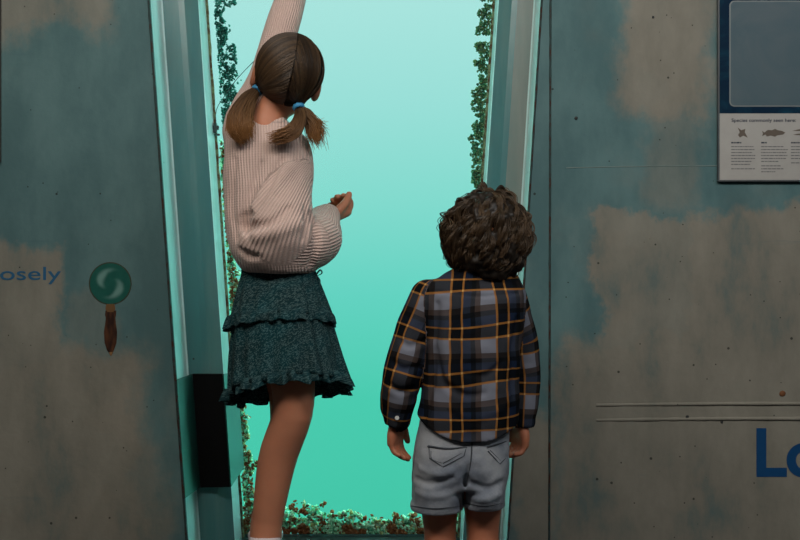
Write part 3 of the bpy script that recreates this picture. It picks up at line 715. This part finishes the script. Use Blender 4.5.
# sweater
def rr(v): return v/SG
torso = stack([(G(0, y)[2], G((a+b)/2, y)[0], YG+dy, (b-a)/2/SG, dp) for y, a, b, dy, dp in (
    (120, 252, 285, .0, .034), (128, 247, 292, .0, .045), (138, 234, 303, .0, .066), (150, 226, 309, .005, .082), (175, 223, 311, .01, .09), (200, 224, 309, .01, .095),
    (230, 225.5, 308, .01, .10), (250, 231, 308, .0, .10), (262, 237, 312, .0, .10), (270, 243, 314, 0, .092), (272.5, 248, 311, 0, .085))], 60, 2.3)
a1 = [sh1, G(264, 82, .07), el1, G(291, -5, .135), G(298, -38, .165)]
up = [G(287, 155, -.005), G(283, 195, -.035), G(280, 228, -.06), G(279, 242, -.06)]
fo = [G(286, 244, -.05), G(303, 243, -.015), G(315, 238, .05), G(322, 224, .10)]
k1, k2, k3 = uv_tube(a1, (0, -1, 0), .05), uv_tube([G(303, 140, 0), G(288, 190, -.03), G(262, 262, -.05)], (0, -1, 0), .085), uv_tube(fo, (0, -1, .2), .06)
def uv_up(V):       # ribs fan down and left from the shoulder
    q = V-G(330, 128, 0); return np.stack([np.arctan2(q[:, 2], q[:, 0])*.22, np.hypot(q[:, 0], q[:, 2]), q[:, 1]], 1)
sw = [Op(torso, 0, uv=uv_plane(G(262, 0)[0], 0, .06)),
      Op(chain([G(262, 140, .01)]+a1, [.055, .050, .042, .042, .038, .036], 18), .035, uv=k1),
      Op(chain([G(278, 148, 0)]+up, [.05, .050, .064, .079, .062], 16), .03, uv=uv_up),
      Op(ell(G(264, 242, -.058), (.056, .055, .050)), .03, uv=uv_up),
      Op(chain(fo, [.062, .069, .066, .045], 14), .016, uv=k3),
      Op(chain([G(321, 226, .09), G(328, 216, .118)], [.036, .031]), .012, uv=k3),
      Op(chain([G(258, 122, .0), G(274, 121.5, -.02)], [.02, .02]), .02, uv=uv_plane())]
def onsurf(ops_, px, py, y0=2.35, y1=2.85):
    "first point of the modelled cloth met by the view ray through px,py"
    ys = np.linspace(y0, y1, 260); pp = np.stack([(px-400)/F*ys, ys, CH-(py-270)/F*ys], 1); d = evalops(ops_, pp); k = np.argmax(d < 0)
    return ys[k] if (d < 0).any() else None
def fold(ops_, pts, r, sink, k, m, uv):
    "crease (m='s') or ridge (m='u') following the cloth surface"
    C3 = []
    base = list(ops_); last = None
    for px, py in crom(A(pts, float), 9):
        y = onsurf(base, px, py); y = last if y is None else y
        if y is None: continue
        last = y; C3.append(P(px, py, y-sink))
    if len(C3) > 2: ops_.append(Op(chain(C3, np.interp(np.linspace(0, 1, len(C3)), np.linspace(0, 1, len(r)), r), len(C3)), k, m, uv=uv if m == 'u' else None))
sw0 = list(sw)
def fs(pts, r, sink=.001, k=.012): fold(sw, pts, r, sink, k, 's', None)
def fu(pts, r, sink=-.004, k=.02): fold(sw, pts, r, sink, k, 'u', uv_up)
fu([(290, 168), (272, 190), (256, 212)], [.006, .012, .010])
fu([(258, 236), (275, 231), (296, 224)], [.008, .013, .010])
fs([(282, 160), (268, 186), (254, 208), (246, 220)], [.004, .009, .011, .010])
fs([(262, 163), (251, 192), (244, 214)], [.003, .008, .009])
fs([(250, 214), (243, 222), (247, 231)], [.008, .015, .010])
fs([(246, 226), (258, 226), (272, 222), (288, 208)], [.011, .010, .008, .003])
fs([(305, 208), (307, 222), (303, 238)], [.004, .011, .006])
fs([(311, 214), (316, 240), (311, 264)], [.006, .009, .006])
fs([(239, 250), (247, 255), (257, 257)], [.004, .009, .004])
fs([(235, 160), (232, 200), (236, 238)], [.003, .007, .005])
sw.append(Op(ell(G(268, 112, -.012), (.040, .05, .03)), .006, 's'))
swo = sdf_object('sweater', sw, (-.50, 2.48, .85), (-.13, 2.97, 1.68), .0034, knit_mat(), g, 1, lambda V: soft(V, 13, .006))
# skirt: two lofted tiers with ruffles
TH = np.linspace(0, 2*math.pi, 220, endpoint=False)
def tier(rows, name, par, pleat=(18, 3), ph=0, amp=.0, seed=0, near=0, yaw=0):
    "rows: pyL, pyR, pxL, pxR, nearlift px, pleat amplitude"
    R_ = crom(rows, max(len(rows)*5, 8)); rings = []; gar = []; acc = 0
    for i, (yl, yr, xl, xr, nl, am) in enumerate(R_):
        c = G((xl+xr)/2, (yl+yr)/2, .01); a = (xr-xl)/2/SG; b = a*.82; zl = (yr-yl)/2/SG
        w = am*(.6*np.sin(pleat[0]*TH+ph+1.3*np.sin(3*TH+seed))+.4*np.sin((pleat[0]*1.7//1)*TH+2+seed)+.7*np.sin(pleat[1]*TH+ph*2+seed))
        ring = np.stack([c[0]+(a+w-am*.5)*np.cos(TH), c[1]+(b+w-am*.5)*np.sin(TH), c[2]-zl*np.cos(TH)+nl/SG*np.clip(-np.sin(TH), -.6, 1)**1+.35*am*np.sin(pleat[0]*.5//1*TH+seed)], 1)
        rings.append(ring); gar.append(np.stack([TH*a, np.full_like(TH, c[2]), TH*0+seed], 1))
    return loft(name, rings, M_skirt, par, gar, solid=.0016)
M_skirt = skirt_mat()
sk1 = tier([(266, 266, 242, 313, 0, .002), (271, 271, 241, 315, 0, .0015), (276, 276, 240.5, 317, 2, .002), (295, 294, 235, 324, 6, .003), (321, 317, 229, 333, 8, .003)], 'upper_tier', g, (16, 5), 0, seed=1)
tier([(317, 313, 229, 332, 8, .003), (321, 317, 227, 335, 8, .004), (331, 325, 225, 337, 10, .007)], 'ruffle', sk1, (34, 7), 1, seed=2)
sk2 = tier([(316, 312, 232, 330, 8, .002), (330, 328, 231.5, 334, 9, .004), (360, 355, 228, 342, 11, .006), (396, 381, 226.5, 350.5, 17, .009)], 'lower_tier', g, (13, 5), 2, seed=3)
tier([(391, 377, 227, 349, 17, .006), (396, 382, 225, 352.5, 17, .009), (402, 388, 224, 355, 17, .014)], 'ruffle', sk2, (30, 7), 0, seed=4)
bw = []
for pts in ([(316, 275, -.0), (320, 270, -.01), (322, 273, -.01), (317, 276, 0)], [(317, 276, 0), (320, 281, -.01), (319, 288, -.01)], [(317, 276, 0), (315, 282, -.01), (316, 290, -.01)]): bw.append(crom([G(*p) for p in pts], 12))
strands('waist_tie', bw, .0022, M_skirt, g, sides=5)
# hair: cap then combed strands to the two ties
cap_ops = [Op(ell(LG(0, -.014, .024), (.0785, .093, .084), RG), 0), Op(ell(LG(0, .085, -.022), (.064, .070, .086), RG), .01, 's'),
           Op(ell(LG(0, .03, -.085), (.10, .085, .05), RG), .01, 's'), Op(ell(LG(0, -.03, -.098), (.06, .12, .045), RG), .012, 's')]
for sx in (-1, 1): cap_ops.append(Op(ell(LG(sx*.088, -.004, -.016), (.022, .026, .036), RG), .004, 's'))
for sx in (-1, 1): cap_ops.append(Op(chain([LG(sx*.0, .0, .111), LG(0, -.06, .09), LG(0, -.106, .02), LG(0, -.10, -.03)], [.0004]*4, 14), .004, 's') if sx > 0 else Op(ell(LG(0, -.014, .024), (.01,)*3), .001))
hd_ = empty('hair', CG); keep(hd_, g)
hc = sdf_object('hair_cap', cap_ops, CG-.13, CG+.13, .003, M_hairG, None, 1); hc.parent = hd_; hc.matrix_parent_inverse = Matrix.Translation(-Vector(CG))
def hkeep(o, c): o.parent = hd_; o.matrix_parent_inverse = Matrix.Translation(-Vector(c)); return o
EC = A([0, -.014, .024]); ER = A([.0800, .094, .085])
def onell(v, k=1.0): v = v/ER; return EC+v/np.linalg.norm(v)*ER*k
def loc(w): return RG.T@(w-CG)
ties = [G(257.5, 90, -.03), G(298.5, 107, -.055)]
lines = []; tones = []
for side, T in ((-1, ties[0]), (1, ties[1])):
    tl = loc(T)
    for _ in range(1500):
        a = rng.uniform(-.55, 2.75)                       # along the parting from forehead (neg) to nape
        s0 = A([side*.004+rng.normal(0, .001), -math.sin(a)*1., math.cos(a)*1.]); s0 = s0*A([1, .09, .085]); s0[0] = side*rng.uniform(.001, .004)
        if rng.random() < .28:                             # hairline strands round the side of the face
            b = rng.uniform(0, 1.1); s0 = A([side*.078*math.sin(b), .066*math.cos(b)+.012, .085*math.cos(b*.95)])
        v0 = un(s0/ER); v1 = un((tl-EC)/ER); om = math.acos(np.clip(v0@v1, -1, 1)); t = np.linspace(0, 1, 16)
        bow = rng.uniform(-.03, .05); kk = rng.uniform(1.0, 1.022); L = []
        for q in t:
            v = (math.sin((1-q)*om)*v0+math.sin(q*om)*v1)/max(math.sin(om), 1e-4)
            v[0] += side*bow*math.sin(q*math.pi); v = un(v)
            p = EC+v*ER*(kk+.012*math.sin(q*math.pi)); jit = (1-q)**.5
            if q > .75: f = (q-.75)/.25; p = p*(1-f)+(tl*(1)+rng.normal(0, .003, 3))*f
            ex = (p-A([side*.084, -.004, -.014]))/A([.024, .023, .033]); ne = np.linalg.norm(ex)
            if ne < 1: p = A([side*.084, -.004, -.014])+ex/max(ne, .05)*A([.024, .023, .033]); p[0] = side*min(abs(p[0]), .079)
            L.append(CG+RG@p)
        lines.append(np.array(L)); tones.append(np.clip(.35+.5*mnoise.noise(Vector(s0)*90)+rng.normal(0, .16), 0, 1))
strands('combed_hair', lines, .0011, M_hairG, None, tones, (0, .1)); hkeep(bpy.context.scene.objects['combed_hair'], CG)
def tail(name, core, wid, n, par, flat=(1, .6), ends=.02):
    C_ = crom(core, 18); lines = []; tn = []
    for _ in range(n):
        th = rng.uniform(0, 2*math.pi); rad = rng.uniform(0, 1)**.5; ph = rng.uniform(0, 6.28); ln_ = rng.uniform(.78, 1.0); m = max(8, int(18*ln_)); L = []
        e = rng.normal(0, 1, 3)*ends
        for i in range(m):
            u = i/17; w = np.interp(u, np.linspace(0, 1, len(wid)), wid)
            tan = un(C_[min(i+1, 17)]-C_[max(i-1, 0)]); s = un(np.cross(tan, A([0, 1., 0]))); d = np.cross(s, tan)
            L.append(C_[i]+s*w*rad*math.cos(th)*flat[0]+d*w*rad*math.sin(th)*flat[1]+s*.0018*math.sin(u*9+ph)+e*u**3)
        lines.append(np.array(L)); tn.append(np.clip(.45+.3*math.cos(th*2+1)+rng.normal(0, .2), 0, 1))
    o = strands(name, lines, .0011, M_hairG, None, tn, (.05, 1)); return hkeep(o, CG)
tail('pigtail', [G(257.5, 89, -.03), G(248, 100, -.055), G(241, 116, -.075), G(241, 130, -.085), G(248, 143, -.085)], [.008, .02, .030, .031, .012], 700, hd_, ends=.006)
tail('pigtail', [G(299, 107, -.055), G(300, 118, -.08), G(294, 130, -.095), G(282, 136, -.1), G(267, 139, -.095)], [.007, .014, .018, .016, .008], 380, hd_, ends=.007)
tail('pigtail', [G(299, 107, -.055), G(305, 114, -.06), G(312, 124, -.06), G(316, 135, -.06), G(318, 146, -.055)], [.007, .013, .019, .02, .012], 300, hd_, ends=.010)
tail('pigtail', [G(300, 108, -.055), G(306, 113, -.06), G(312, 120, -.06), G(319, 126, -.06), G(325, 129, -.055)], [.006, .011, .013, .012, .008], 160, hd_, ends=.009)
# flyaway wisps at the nape and right side
M_tie = plain('blue_hair_tie', (.03, .22, .42), .6)
for T, d in ((ties[0], un(G(248, 100, -.055)-ties[0])), (ties[1], un(G(302, 118, -.07)-ties[1]))):
    s = un(np.cross(d, A([0, 1, 0]))); w = np.cross(d, s); rings = []
    for i in range(21):
        a = i/20*2*math.pi*1.0; c = T+d*.001+(s*math.cos(a)+w*math.sin(a))*.0105; e = un(s*math.cos(a)+w*math.sin(a)); b = np.arange(8)*math.pi/4
        rings.append(c+(.0045+.0008*math.sin(a*9))*(np.cos(b)[:, None]*e+np.sin(b)[:, None]*d*1.5))
    hkeep(loft('hair_tie', rings, M_tie), CG)
# ------------------------------------------------------------------ BOY
YB = 2.55; SB = F/YB
def B(px, py, dy=0): return P(px, py, YB+dy)
b = empty('person', A([B(463, 540)[0], YB, 0])); tag(b, 'curly haired boy in plaid shirt and pale denim shorts standing before the window', 'person')
CB = B(484, 235, 0); RB = frame_of((-.03, -.20, .97), (-.30, .90, .25))
ops, LB = headops(CB, RB, .97)
nbB = B(478, 282, 0)
ops += [Op(chain([LB(0, -.02, -.06), nbB], [.042, .04]), .02), Op(chain([nbB, B(474, 320, 0), B(470, 380, 0), B(462, 440, 0)], [.042, .068, .070, .070]), .03)]
for x0, x1, x2, sg in ((441, 439, 440, -1), (484, 483, 482.5, 1)):
    kx = B(x2, 530)[0]; ops.append(Op(chain([B(x0, 450), B(x1, 490), B(x2, 530, 0), (kx, YB-.012, .19), (kx, YB, .09), (kx, YB, .05)], [.056, .048, .037, .038, .027, .028], 22), .015))
    ops.append(Op(chain([(kx, YB-.02, .03), (kx, YB+.04, .034), (kx+sg*.012, YB+.12, .02)], [.028, .027, .018], 10), .02))
shL, elL, wrL = B(430, 302, 0), B(408, 352, -.01), B(396, 418, .02)
shR, elR, wrR = B(510, 303, .02), B(522, 350, .05), B(522, 420, .06)
ops += [Op(chain([nbB, shL, elL, wrL], [.030, .026, .024, .021], 14), .01), Op(chain([nbB, shR, elR, wrR], [.030, .026, .024, .021], 14), .01)]
ops += handops(wrL, (-.03, .05, -1), (.85, -.5, 0), (.5, .85, 0), .112, curl=(.40, .45, .48, .5), thumb=(.95, .1), spread=.02, thumbcurl=.1)
ops += handops(wrR, (-.08, .03, -1), (-.85, -.5, 0), (-.5, .85, 0), .112, curl=(.65, .6, .6, .6), thumb=(.6, .3), spread=.03)
bodyB = sdf_object('body', ops, (-.09, 2.38, -.01), (.38, 2.78, 1.12), .0034, M_skinB, b, 1)
eyes(LB, RB, .97, bodyB)
# shirt
tr = stack([(B(0, y)[2], B((x0+x1)/2, y)[0], YB+dy, (x1-x0)/2/SB, dp) for y, x0, x1, dy, dp in (
    (268, 456, 506, 0, .045), (276, 441, 517, 0, .062), (288, 425, 524, 0, .08), (305, 421, 524, 0, .092), (340, 425, 521, 0, .098), (370, 424, 519, 0, .10),
    (400, 420, 519, 0, .102), (425, 415, 517.5, 0, .105), (443, 414, 516, 0, .106))], 60, 2.5,
    cutlo=lambda p: B(0, 436)[2]+.040*np.abs((p[:, 0]-B(470, 0)[0])/.11)**2.4)
sl = [B(428, 298, 0), B(413, 335, -.005), B(402, 376, -.01), B(396, 407, .01)]
sr = [B(511, 300, .02), B(522, 340, .05), B(525, 375, .065), B(524, 408, .06)]
u0 = B(478, 0)[0]
def uvt(V):
    q = V[:, 0]-B(478, 0)[0]; z = V[:, 2]-B(0, 350)[2]; y = V[:, 1]-YB
    sag = .10*np.clip(q, -.2, .2)**2*8
    return np.stack([q+.0*z+.15*np.maximum(z-.12, 0)*np.sign(q), z-.006*np.sin(q*14)+.003*np.sin(z*40+q*20), y], 1)
ku = uv_tube(sl, (0, -1, 0), .045, off=(.012, .035)); kr = uv_tube(sr, (0, -1, 0), .04, off=(.03, .06))
st = [Op(tr, 0, uv=uvt),
      Op(chain(sl, [.043, .044, .045, .037], 14), .012, uv=ku), Op(chain(sr, [.038, .037, .036, .031], 14), .012, uv=kr),
      Op(chain([B(400, 400, .0), B(397, 419, .015)], [.036, .032]), .006, uv=ku), Op(chain([B(524, 405, .06), B(523.5, 421, .06)], [.031, .028]), .006, uv=kr),
      Op(chain([B(452, 281, 0), B(478, 273, -.045), B(508, 280, 0)], [.02, .028, .02], 8), .015, uv=uvt)]
def sf(pts, r, m='s', k=.012): fold(st, pts, r, .001 if m == 's' else -.003, k, m, uvt)
sf([(436, 350), (438, 366), (448, 386), (466, 396), (484, 394)], [.003, .006, .006, .004, .001])
sf([(437, 305), (434, 345), (431, 385), (425, 418)], [.004, .007, .008, .005])
sf([(517, 320), (513, 350), (514, 395)], [.004, .006, .005])
sf([(502, 362), (486, 376), (466, 374)], [.002, .005, .002])
sf([(446, 318), (446, 350), (449, 380)], [.003, .007, .003], 'u', .014)
sf([(507, 335), (503, 368), (507, 400)], [.003, .007, .003], 'u', .014)
sf([(452, 408), (474, 418), (502, 408)], [.002, .005, .002], 'u', .014)
sf([(436, 291), (478, 296), (520, 293)], [.002, .003, .002], k=.005)
sf([(393, 362), (404, 370), (420, 366)], [.003, .007, .002]); sf([(390, 384), (400, 392), (414, 388)], [.003, .006, .002]); sf([(400, 340), (410, 346), (426, 340)], [.002, .005, .002])
for w_, dd, rad in ((B(395.5, 425, .017), (-.1, .05, -1), .026), (B(523.5, 427, .06), (0, 0, -1), .022)):
    st.append(Op(ell(w_, (rad, rad, .016)), .003, 's'))
def wrinkle(V):
    o = V.copy()
    for i, v in enumerate(V):
        q = Vector((v[0]*16, v[1]*16, v[2]*22)); o[i, 1] += .005*mnoise.noise(q)+.002*mnoise.noise(q*2.3); o[i, 0] += .003*mnoise.noise(q+Vector((7, 1, 3)))
    return o
sho = sdf_object('shirt', st, (-.10, 2.38, .42), (.38, 2.74, .92), .0034, plaid_mat(), b, 1, wrinkle)
# cuff buttons
M_btn = plain('pearl_button', (.6, .6, .58), .3)
bm = bmesh.new(); bmesh.ops.create_cone(bm, cap_ends=True, segments=16, radius1=.0052, radius2=.0045, depth=.003, matrix=Matrix.Translation(B(397, 418, -.024))@Matrix.Rotation(math.pi/2, 4, 'X'))
bobj('button', bm, M_btn, b)
# shorts
M_den = denim_mat()
so = [Op(stack([(B(0, y)[2], B((x0+x1)/2, y)[0], YB, (x1-x0)/2/SB, dp) for y, x0, x1, dp in ((418, 420, 509, .088), (440, 416, 509, .096), (460, 413.5, 508, .098), (480, 413, 506, .088), (486, 416, 503, .08))], 30, 2.6), 0, uv=uv_plane())]
def legstack(x0t, x1t, x0b, x1b, yb, dp):
    return Op(stack([(B(0, y)[2], B((x0t*(1-t)+x0b*t+x1t*(1-t)+x1b*t)/2, y)[0], YB, (x1t*(1-t)+x1b*t-x0t*(1-t)-x0b*t)/2/SB, dp+.012*math.sin(t*3)) for t, y in ((0, 458), (.5, 484), (.8, 500), (1, yb))], 20, 2.4), .008, uv=uv_plane())
so += [legstack(414, 466, 411, 461.5, 508, .075), legstack(466, 508, 464, 502, 505, .072)]
# rolled hems, pockets and seams as raised or pressed lines
so += [Op(stack([(B(0, y)[2], B((411+462)/2, y)[0], YB, 26.6/SB, .079) for y in (502.5, 505.5, 508.5)], 6, 2.4), .001, uv=uv_plane()), Op(stack([(B(0, y)[2], B((464+502.5)/2, y)[0], YB, 20.4/SB, .076) for y in (500, 503, 505.5)], 6, 2.4), .001, uv=uv_plane())]
def dl(pts, r=.0022, m='s', k=.002, dn=.0): so.append(Op(chain([B(*p) for p in pts], [r]*len(pts), 14), k, m, uv=uv_plane() if m == 'u' else None))
dl([(429, 447, -.094), (448, 448.5, -.099), (467, 447, -.101)], .0035); dl([(430, 457, -.096), (443, 466, -.100), (465, 452, -.101)], .0030)
dl([(488, 452, -.099), (499, 463, -.090), (507, 452, -.065)], .0030); dl([(489, 445, -.099), (502, 442, -.088), (508, 441, -.06)], .0035)
dl([(470, 440, -.102), (469, 460, -.101), (466, 482, -.088)], .0035)
dl([(466, 478, -.09), (463.5, 495, -.06), (463, 516, -.03)], .006, 's', .01)
for pts, m in (([(414, 478, -.05), (430, 483, -.095), (452, 478, -.098)], 's'), ([(416, 492, -.06), (436, 497, -.088), (456, 490, -.085)], 'u'), ([(470, 482, -.09), (486, 488, -.092), (502, 482, -.07)], 's'), ([(470, 497, -.08), (486, 499, -.085), (500, 494, -.06)], 'u'), ([(420, 468, -.075), (440, 474, -.102), (460, 466, -.103)], 'u')):
    fold(so, [q[:2] for q in pts], [.001, .0036, .001], .001 if m == 's' else -.002, .012, m, uv_plane())
for x, y, r in ((436.5, 515, .048), (483.3, 512, .040)): so.append(Op(ell(B(x, y), (r, .066, .024)), .002, 's'))
shorts = sdf_object('shorts', so, (-.05, 2.40, .24), (.32, 2.70, .56), .0033, M_den, b, 1, lambda V: wrinkle(V))
# stitched pocket outlines and seams lying on the cloth
from mathutils.bvhtree import BVHTree
def drape(o, pts, par, name, r, mat, n=26):
    bv = BVHTree.FromPolygons([v.co[:] for v in o.data.vertices], [p.vertices[:] for p in o.data.polygons])
    out = []
    for q in crom([B(x, y, -.09) for x, y in pts], n) if len(pts) > 2 else crom([B(x, y, -.09) for x, y in pts], n):
        dr = un(q-A([0, 0, CH])); h = bv.ray_cast(Vector((0, 0, CH)), Vector(dr))
        if h[0] is not None: out.append(A(h[0])-dr*r*.4)
    return out
M_st = plain('dark_stitching', (.05, .058, .07), .9); M_sl = plain('pale_stitching', (.20, .21, .22), .9)
polys = [([(428, 446), (447, 448.5), (467, 447)], .0024), ([(429, 447), (429.5, 458)], .0010), ([(429.5, 458), (443, 467)], .0013), ([(443, 467), (464, 456)], .0013), ([(464, 456), (466.5, 447)], .0010),
    ([(431, 451), (432, 459), (443, 463.5)], .0008), ([(443, 463.5), (462, 453)], .0008), ([(487, 447), (498, 444), (507, 441)], .0022), ([(488, 451), (500, 464)], .0013), ([(500, 464), (506, 458)], .0013), ([(490, 450), (501, 461)], .0008),
    ([(472, 441), (471, 460), (467, 482)], .0016), ([(411, 506), (436, 508.5), (461, 506)], .0013), ([(464.5, 503.5), (484, 505.5), (502.5, 503.5)], .0013), ([(412, 497), (413, 470), (417, 440)], .0009)]
sl_ = []
for pts, r in polys:
    o_ = drape(shorts, pts, b, 's', r, None)
    if len(o_) > 6: sl_.append((o_, r))
for k_, (o_, r) in enumerate(sl_): strands('stitching', [np.array(o_)], r, M_st, shorts, sides=5)
# curly hair
hb = empty('hair', CB); keep(hb, b)
def hk2(o): o.parent = hb; o.matrix_parent_inverse = Matrix.Translation(-Vector(CB)); return o
cb = [Op(ell(LB(0, -.016, .022), A([.080, .092, .084])*.97, RB), 0), Op(ell(LB(0, -.055, -.04), A([.075, .055, .06]), RB), .03), Op(ell(LB(0, .10, -.03), (.062, .062, .082), RB), .01, 's'), Op(ell(LB(0, .04, -.10), (.09, .07, .05), RB), .01, 's')]
def lumpy(V):
    o = V.copy()
    for i, v in enumerate(V): o[i] += un(v-CB)*(.012*mnoise.noise(Vector(v)*38)+.006*mnoise.noise(Vector(v)*85))
    return o
hk2(sdf_object('hair_cap', cb, CB-.16, CB+.15, .0036, M_hairB, None, 1, lumpy))
lines = []; tones = []
def curl_lock(root, length, n, amp, freq, out, tone, swirl):
    up = RB[:, 2]; ph = rng.uniform(0, 6.28); m = 22; p = root.copy(); pts = []
    cc_ = CB+RB@A([0, -.014, .010]); nrm = un(p-cc_); R0 = np.linalg.norm(p-cc_)
    v = un(-(up-np.dot(up, nrm)*nrm)+np.cross(nrm, up)*swirl+nrm*out+rng.normal(0, .25, 3))
    for i in range(m):
        u = i/(m-1); nrm = un(p-cc_); v = un(v+A([0, 0, -.10])-nrm*.16*max(0, np.linalg.norm(p-cc_)-.091)/.010); p = p+v*length/m
        d_ = np.linalg.norm(p-cc_)
        if d_ < .085: p = cc_+un(p-cc_)*.085
        pts.append(p.copy())
    pts = np.array(pts); tan = un(pts[-1]-pts[0]); s = un(np.cross(tan, A([.2, .9, .3]))); w = np.cross(tan, s)
    for _ in range(n):
        o1, o2 = rng.normal(0, .0024, 2); L = []; a2 = amp*rng.uniform(.85, 1.15); pj = ph+rng.normal(0, .12); f2 = freq*rng.uniform(.95, 1.05)
        for i, q in enumerate(pts):
            u = i/(m-1); k = a2*min(1, .3+u*1.6); L.append(q+s*(o1*(1+.6*u)+k*math.cos(f2*u+pj))+w*(o2*(1+.6*u)+k*math.sin(f2*u+pj)))
        lines.append(np.array(L)); tones.append(np.clip(tone+rng.normal(0, .13), 0, 1))
cnt = 0
while cnt < 430:
    d = un(rng.normal(0, 1, 3))
    if d[1] > .5 and d[2] < .35: continue
    if d[2] < -.75: continue
    root = CB+RB@(A([0, -.014, .010])+d*A([.078, .090, .087])*rng.uniform(.9, 1.04))
    low = d[2] < -.1
    curl_lock(root, rng.uniform(.05, .095)*(.85 if low else 1), 26, rng.uniform(.0045, .0105), rng.uniform(3, 7), rng.uniform(.0, .35), .1+.45*max(0, d[2])*rng.random()+.4*rng.random()**2, rng.uniform(-.6, .6)); cnt += 1
for _ in range(120):          # loose ringlets on the outline
    d = un(rng.normal(0, 1, 3)*A([1, .4, 1]))
    if d[2] < -.6 or d[2] > .6: continue
    curl_lock(CB+RB@(A([0, -.014, .010])+d*.09), rng.uniform(.05, .08), 3, rng.uniform(.007, .012), rng.uniform(6, 11), 1.1, .7, rng.uniform(-1, 1))
hk2(strands('curls', lines, .0010, M_hairB, None, tones, (0, .55)))
#PART4
# ================================================================== LIGHT, WORLD, CAMERA
w = bpy.data.worlds.new('underwater_light'); bpy.context.scene.world = w; w.use_nodes = True; t = w.node_tree; bg = t.nodes['Background']
tc = t.nodes.new('ShaderNodeTexCoord'); sx = t.nodes.new('ShaderNodeSeparateXYZ'); t.links.new(tc.outputs['Generated'], sx.inputs[0])
mr = t.nodes.new('ShaderNodeMapRange'); mr.inputs[1].default_value = -1; mr.inputs[2].default_value = 1; t.links.new(sx.outputs[2], mr.inputs[0])
rp = t.nodes.new('ShaderNodeValToRGB'); t.links.new(mr.outputs[0], rp.inputs[0]); e = rp.color_ramp.elements
stops = WORLD_STOPS = [(-1, (.01, .10, .09)), (-.5, (.05, .32, .25)), (-.235, (.115, .60, .43)), (-.116, (.14, .645, .48)), (-.02, (.26, .70, .60)), (.063, (.46, .76, .69)), (.15, (.66, .80, .77)), (.235, (.82, .84, .82)), (.55, (1.0, 1.25, 1.25)), (1, (2.6, 3.1, 3.1))]
MX = 3.2
while len(e) < len(stops): e.new(.5)
for i, (z, c) in enumerate(stops): e[i].position = (z+1)/2; e[i].color = (c[0]/MX, c[1]/MX, c[2]/MX, 1)
t.links.new(rp.outputs[0], bg.inputs[0])
# side glow added outside the view to light the frame strips, stronger on right
def mth(op, a, b_):
    n = t.nodes.new('ShaderNodeMath'); n.operation = op
    for i, v in enumerate((a, b_)):
        if isinstance(v, (int, float)): n.inputs[i].default_value = v
        else: t.links.new(v, n.inputs[i])
    return n.outputs[0]
def ss(x, a, b_, hi):
    n = t.nodes.new('ShaderNodeMapRange'); n.interpolation_type = 'SMOOTHSTEP'; t.links.new(x, n.inputs[0]); n.inputs[1].default_value = a; n.inputs[2].default_value = b_; n.inputs[4].default_value = hi; return n.outputs[0]
st_ = mth('ADD', mth('ADD', ss(sx.outputs[0], .38, .85, 9.5), ss(sx.outputs[0], -.38, -.85, 7)), 1.0)
t.links.new(mth('MULTIPLY', st_, MX), bg.inputs[1])
def area(name, loc, target, size, power, col):
    L = bpy.data.lights.new(name, 'AREA'); L.shape = 'RECTANGLE'; L.size, L.size_y = size; L.energy = power; L.color = col
    o = bpy.data.objects.new(name, L); COL.objects.link(o); o.location = loc
    o.rotation_euler = (Vector(target)-Vector(loc)).to_track_quat('-Z', 'Y').to_euler(); return o
area('room_fill', (-.4, 1.1, 2.56), (-.1, 2.7, .95), (2.2, .6), 62, (1, .93, .84))  # unseen soft area lights added to fill the room from above
area('room_fill', (1.4, 1.1, 2.56), (.6, 3, 1.1), (1.4, .6), 30, (.92, .97, 1))
cam = bpy.data.cameras.new('camera'); co = bpy.data.objects.new('camera', cam); COL.objects.link(co); bpy.context.scene.camera = co
cam.lens = 50; cam.sensor_width = 36; co.location = (0, 0, CH); co.rotation_euler = (math.pi/2, 0, 0); cam.clip_start = .05
s = bpy.context.scene; s.view_settings.view_transform = 'Standard'; s.view_settings.look = 'None'; s.view_settings.gamma = 1; s.view_settings.exposure = 0
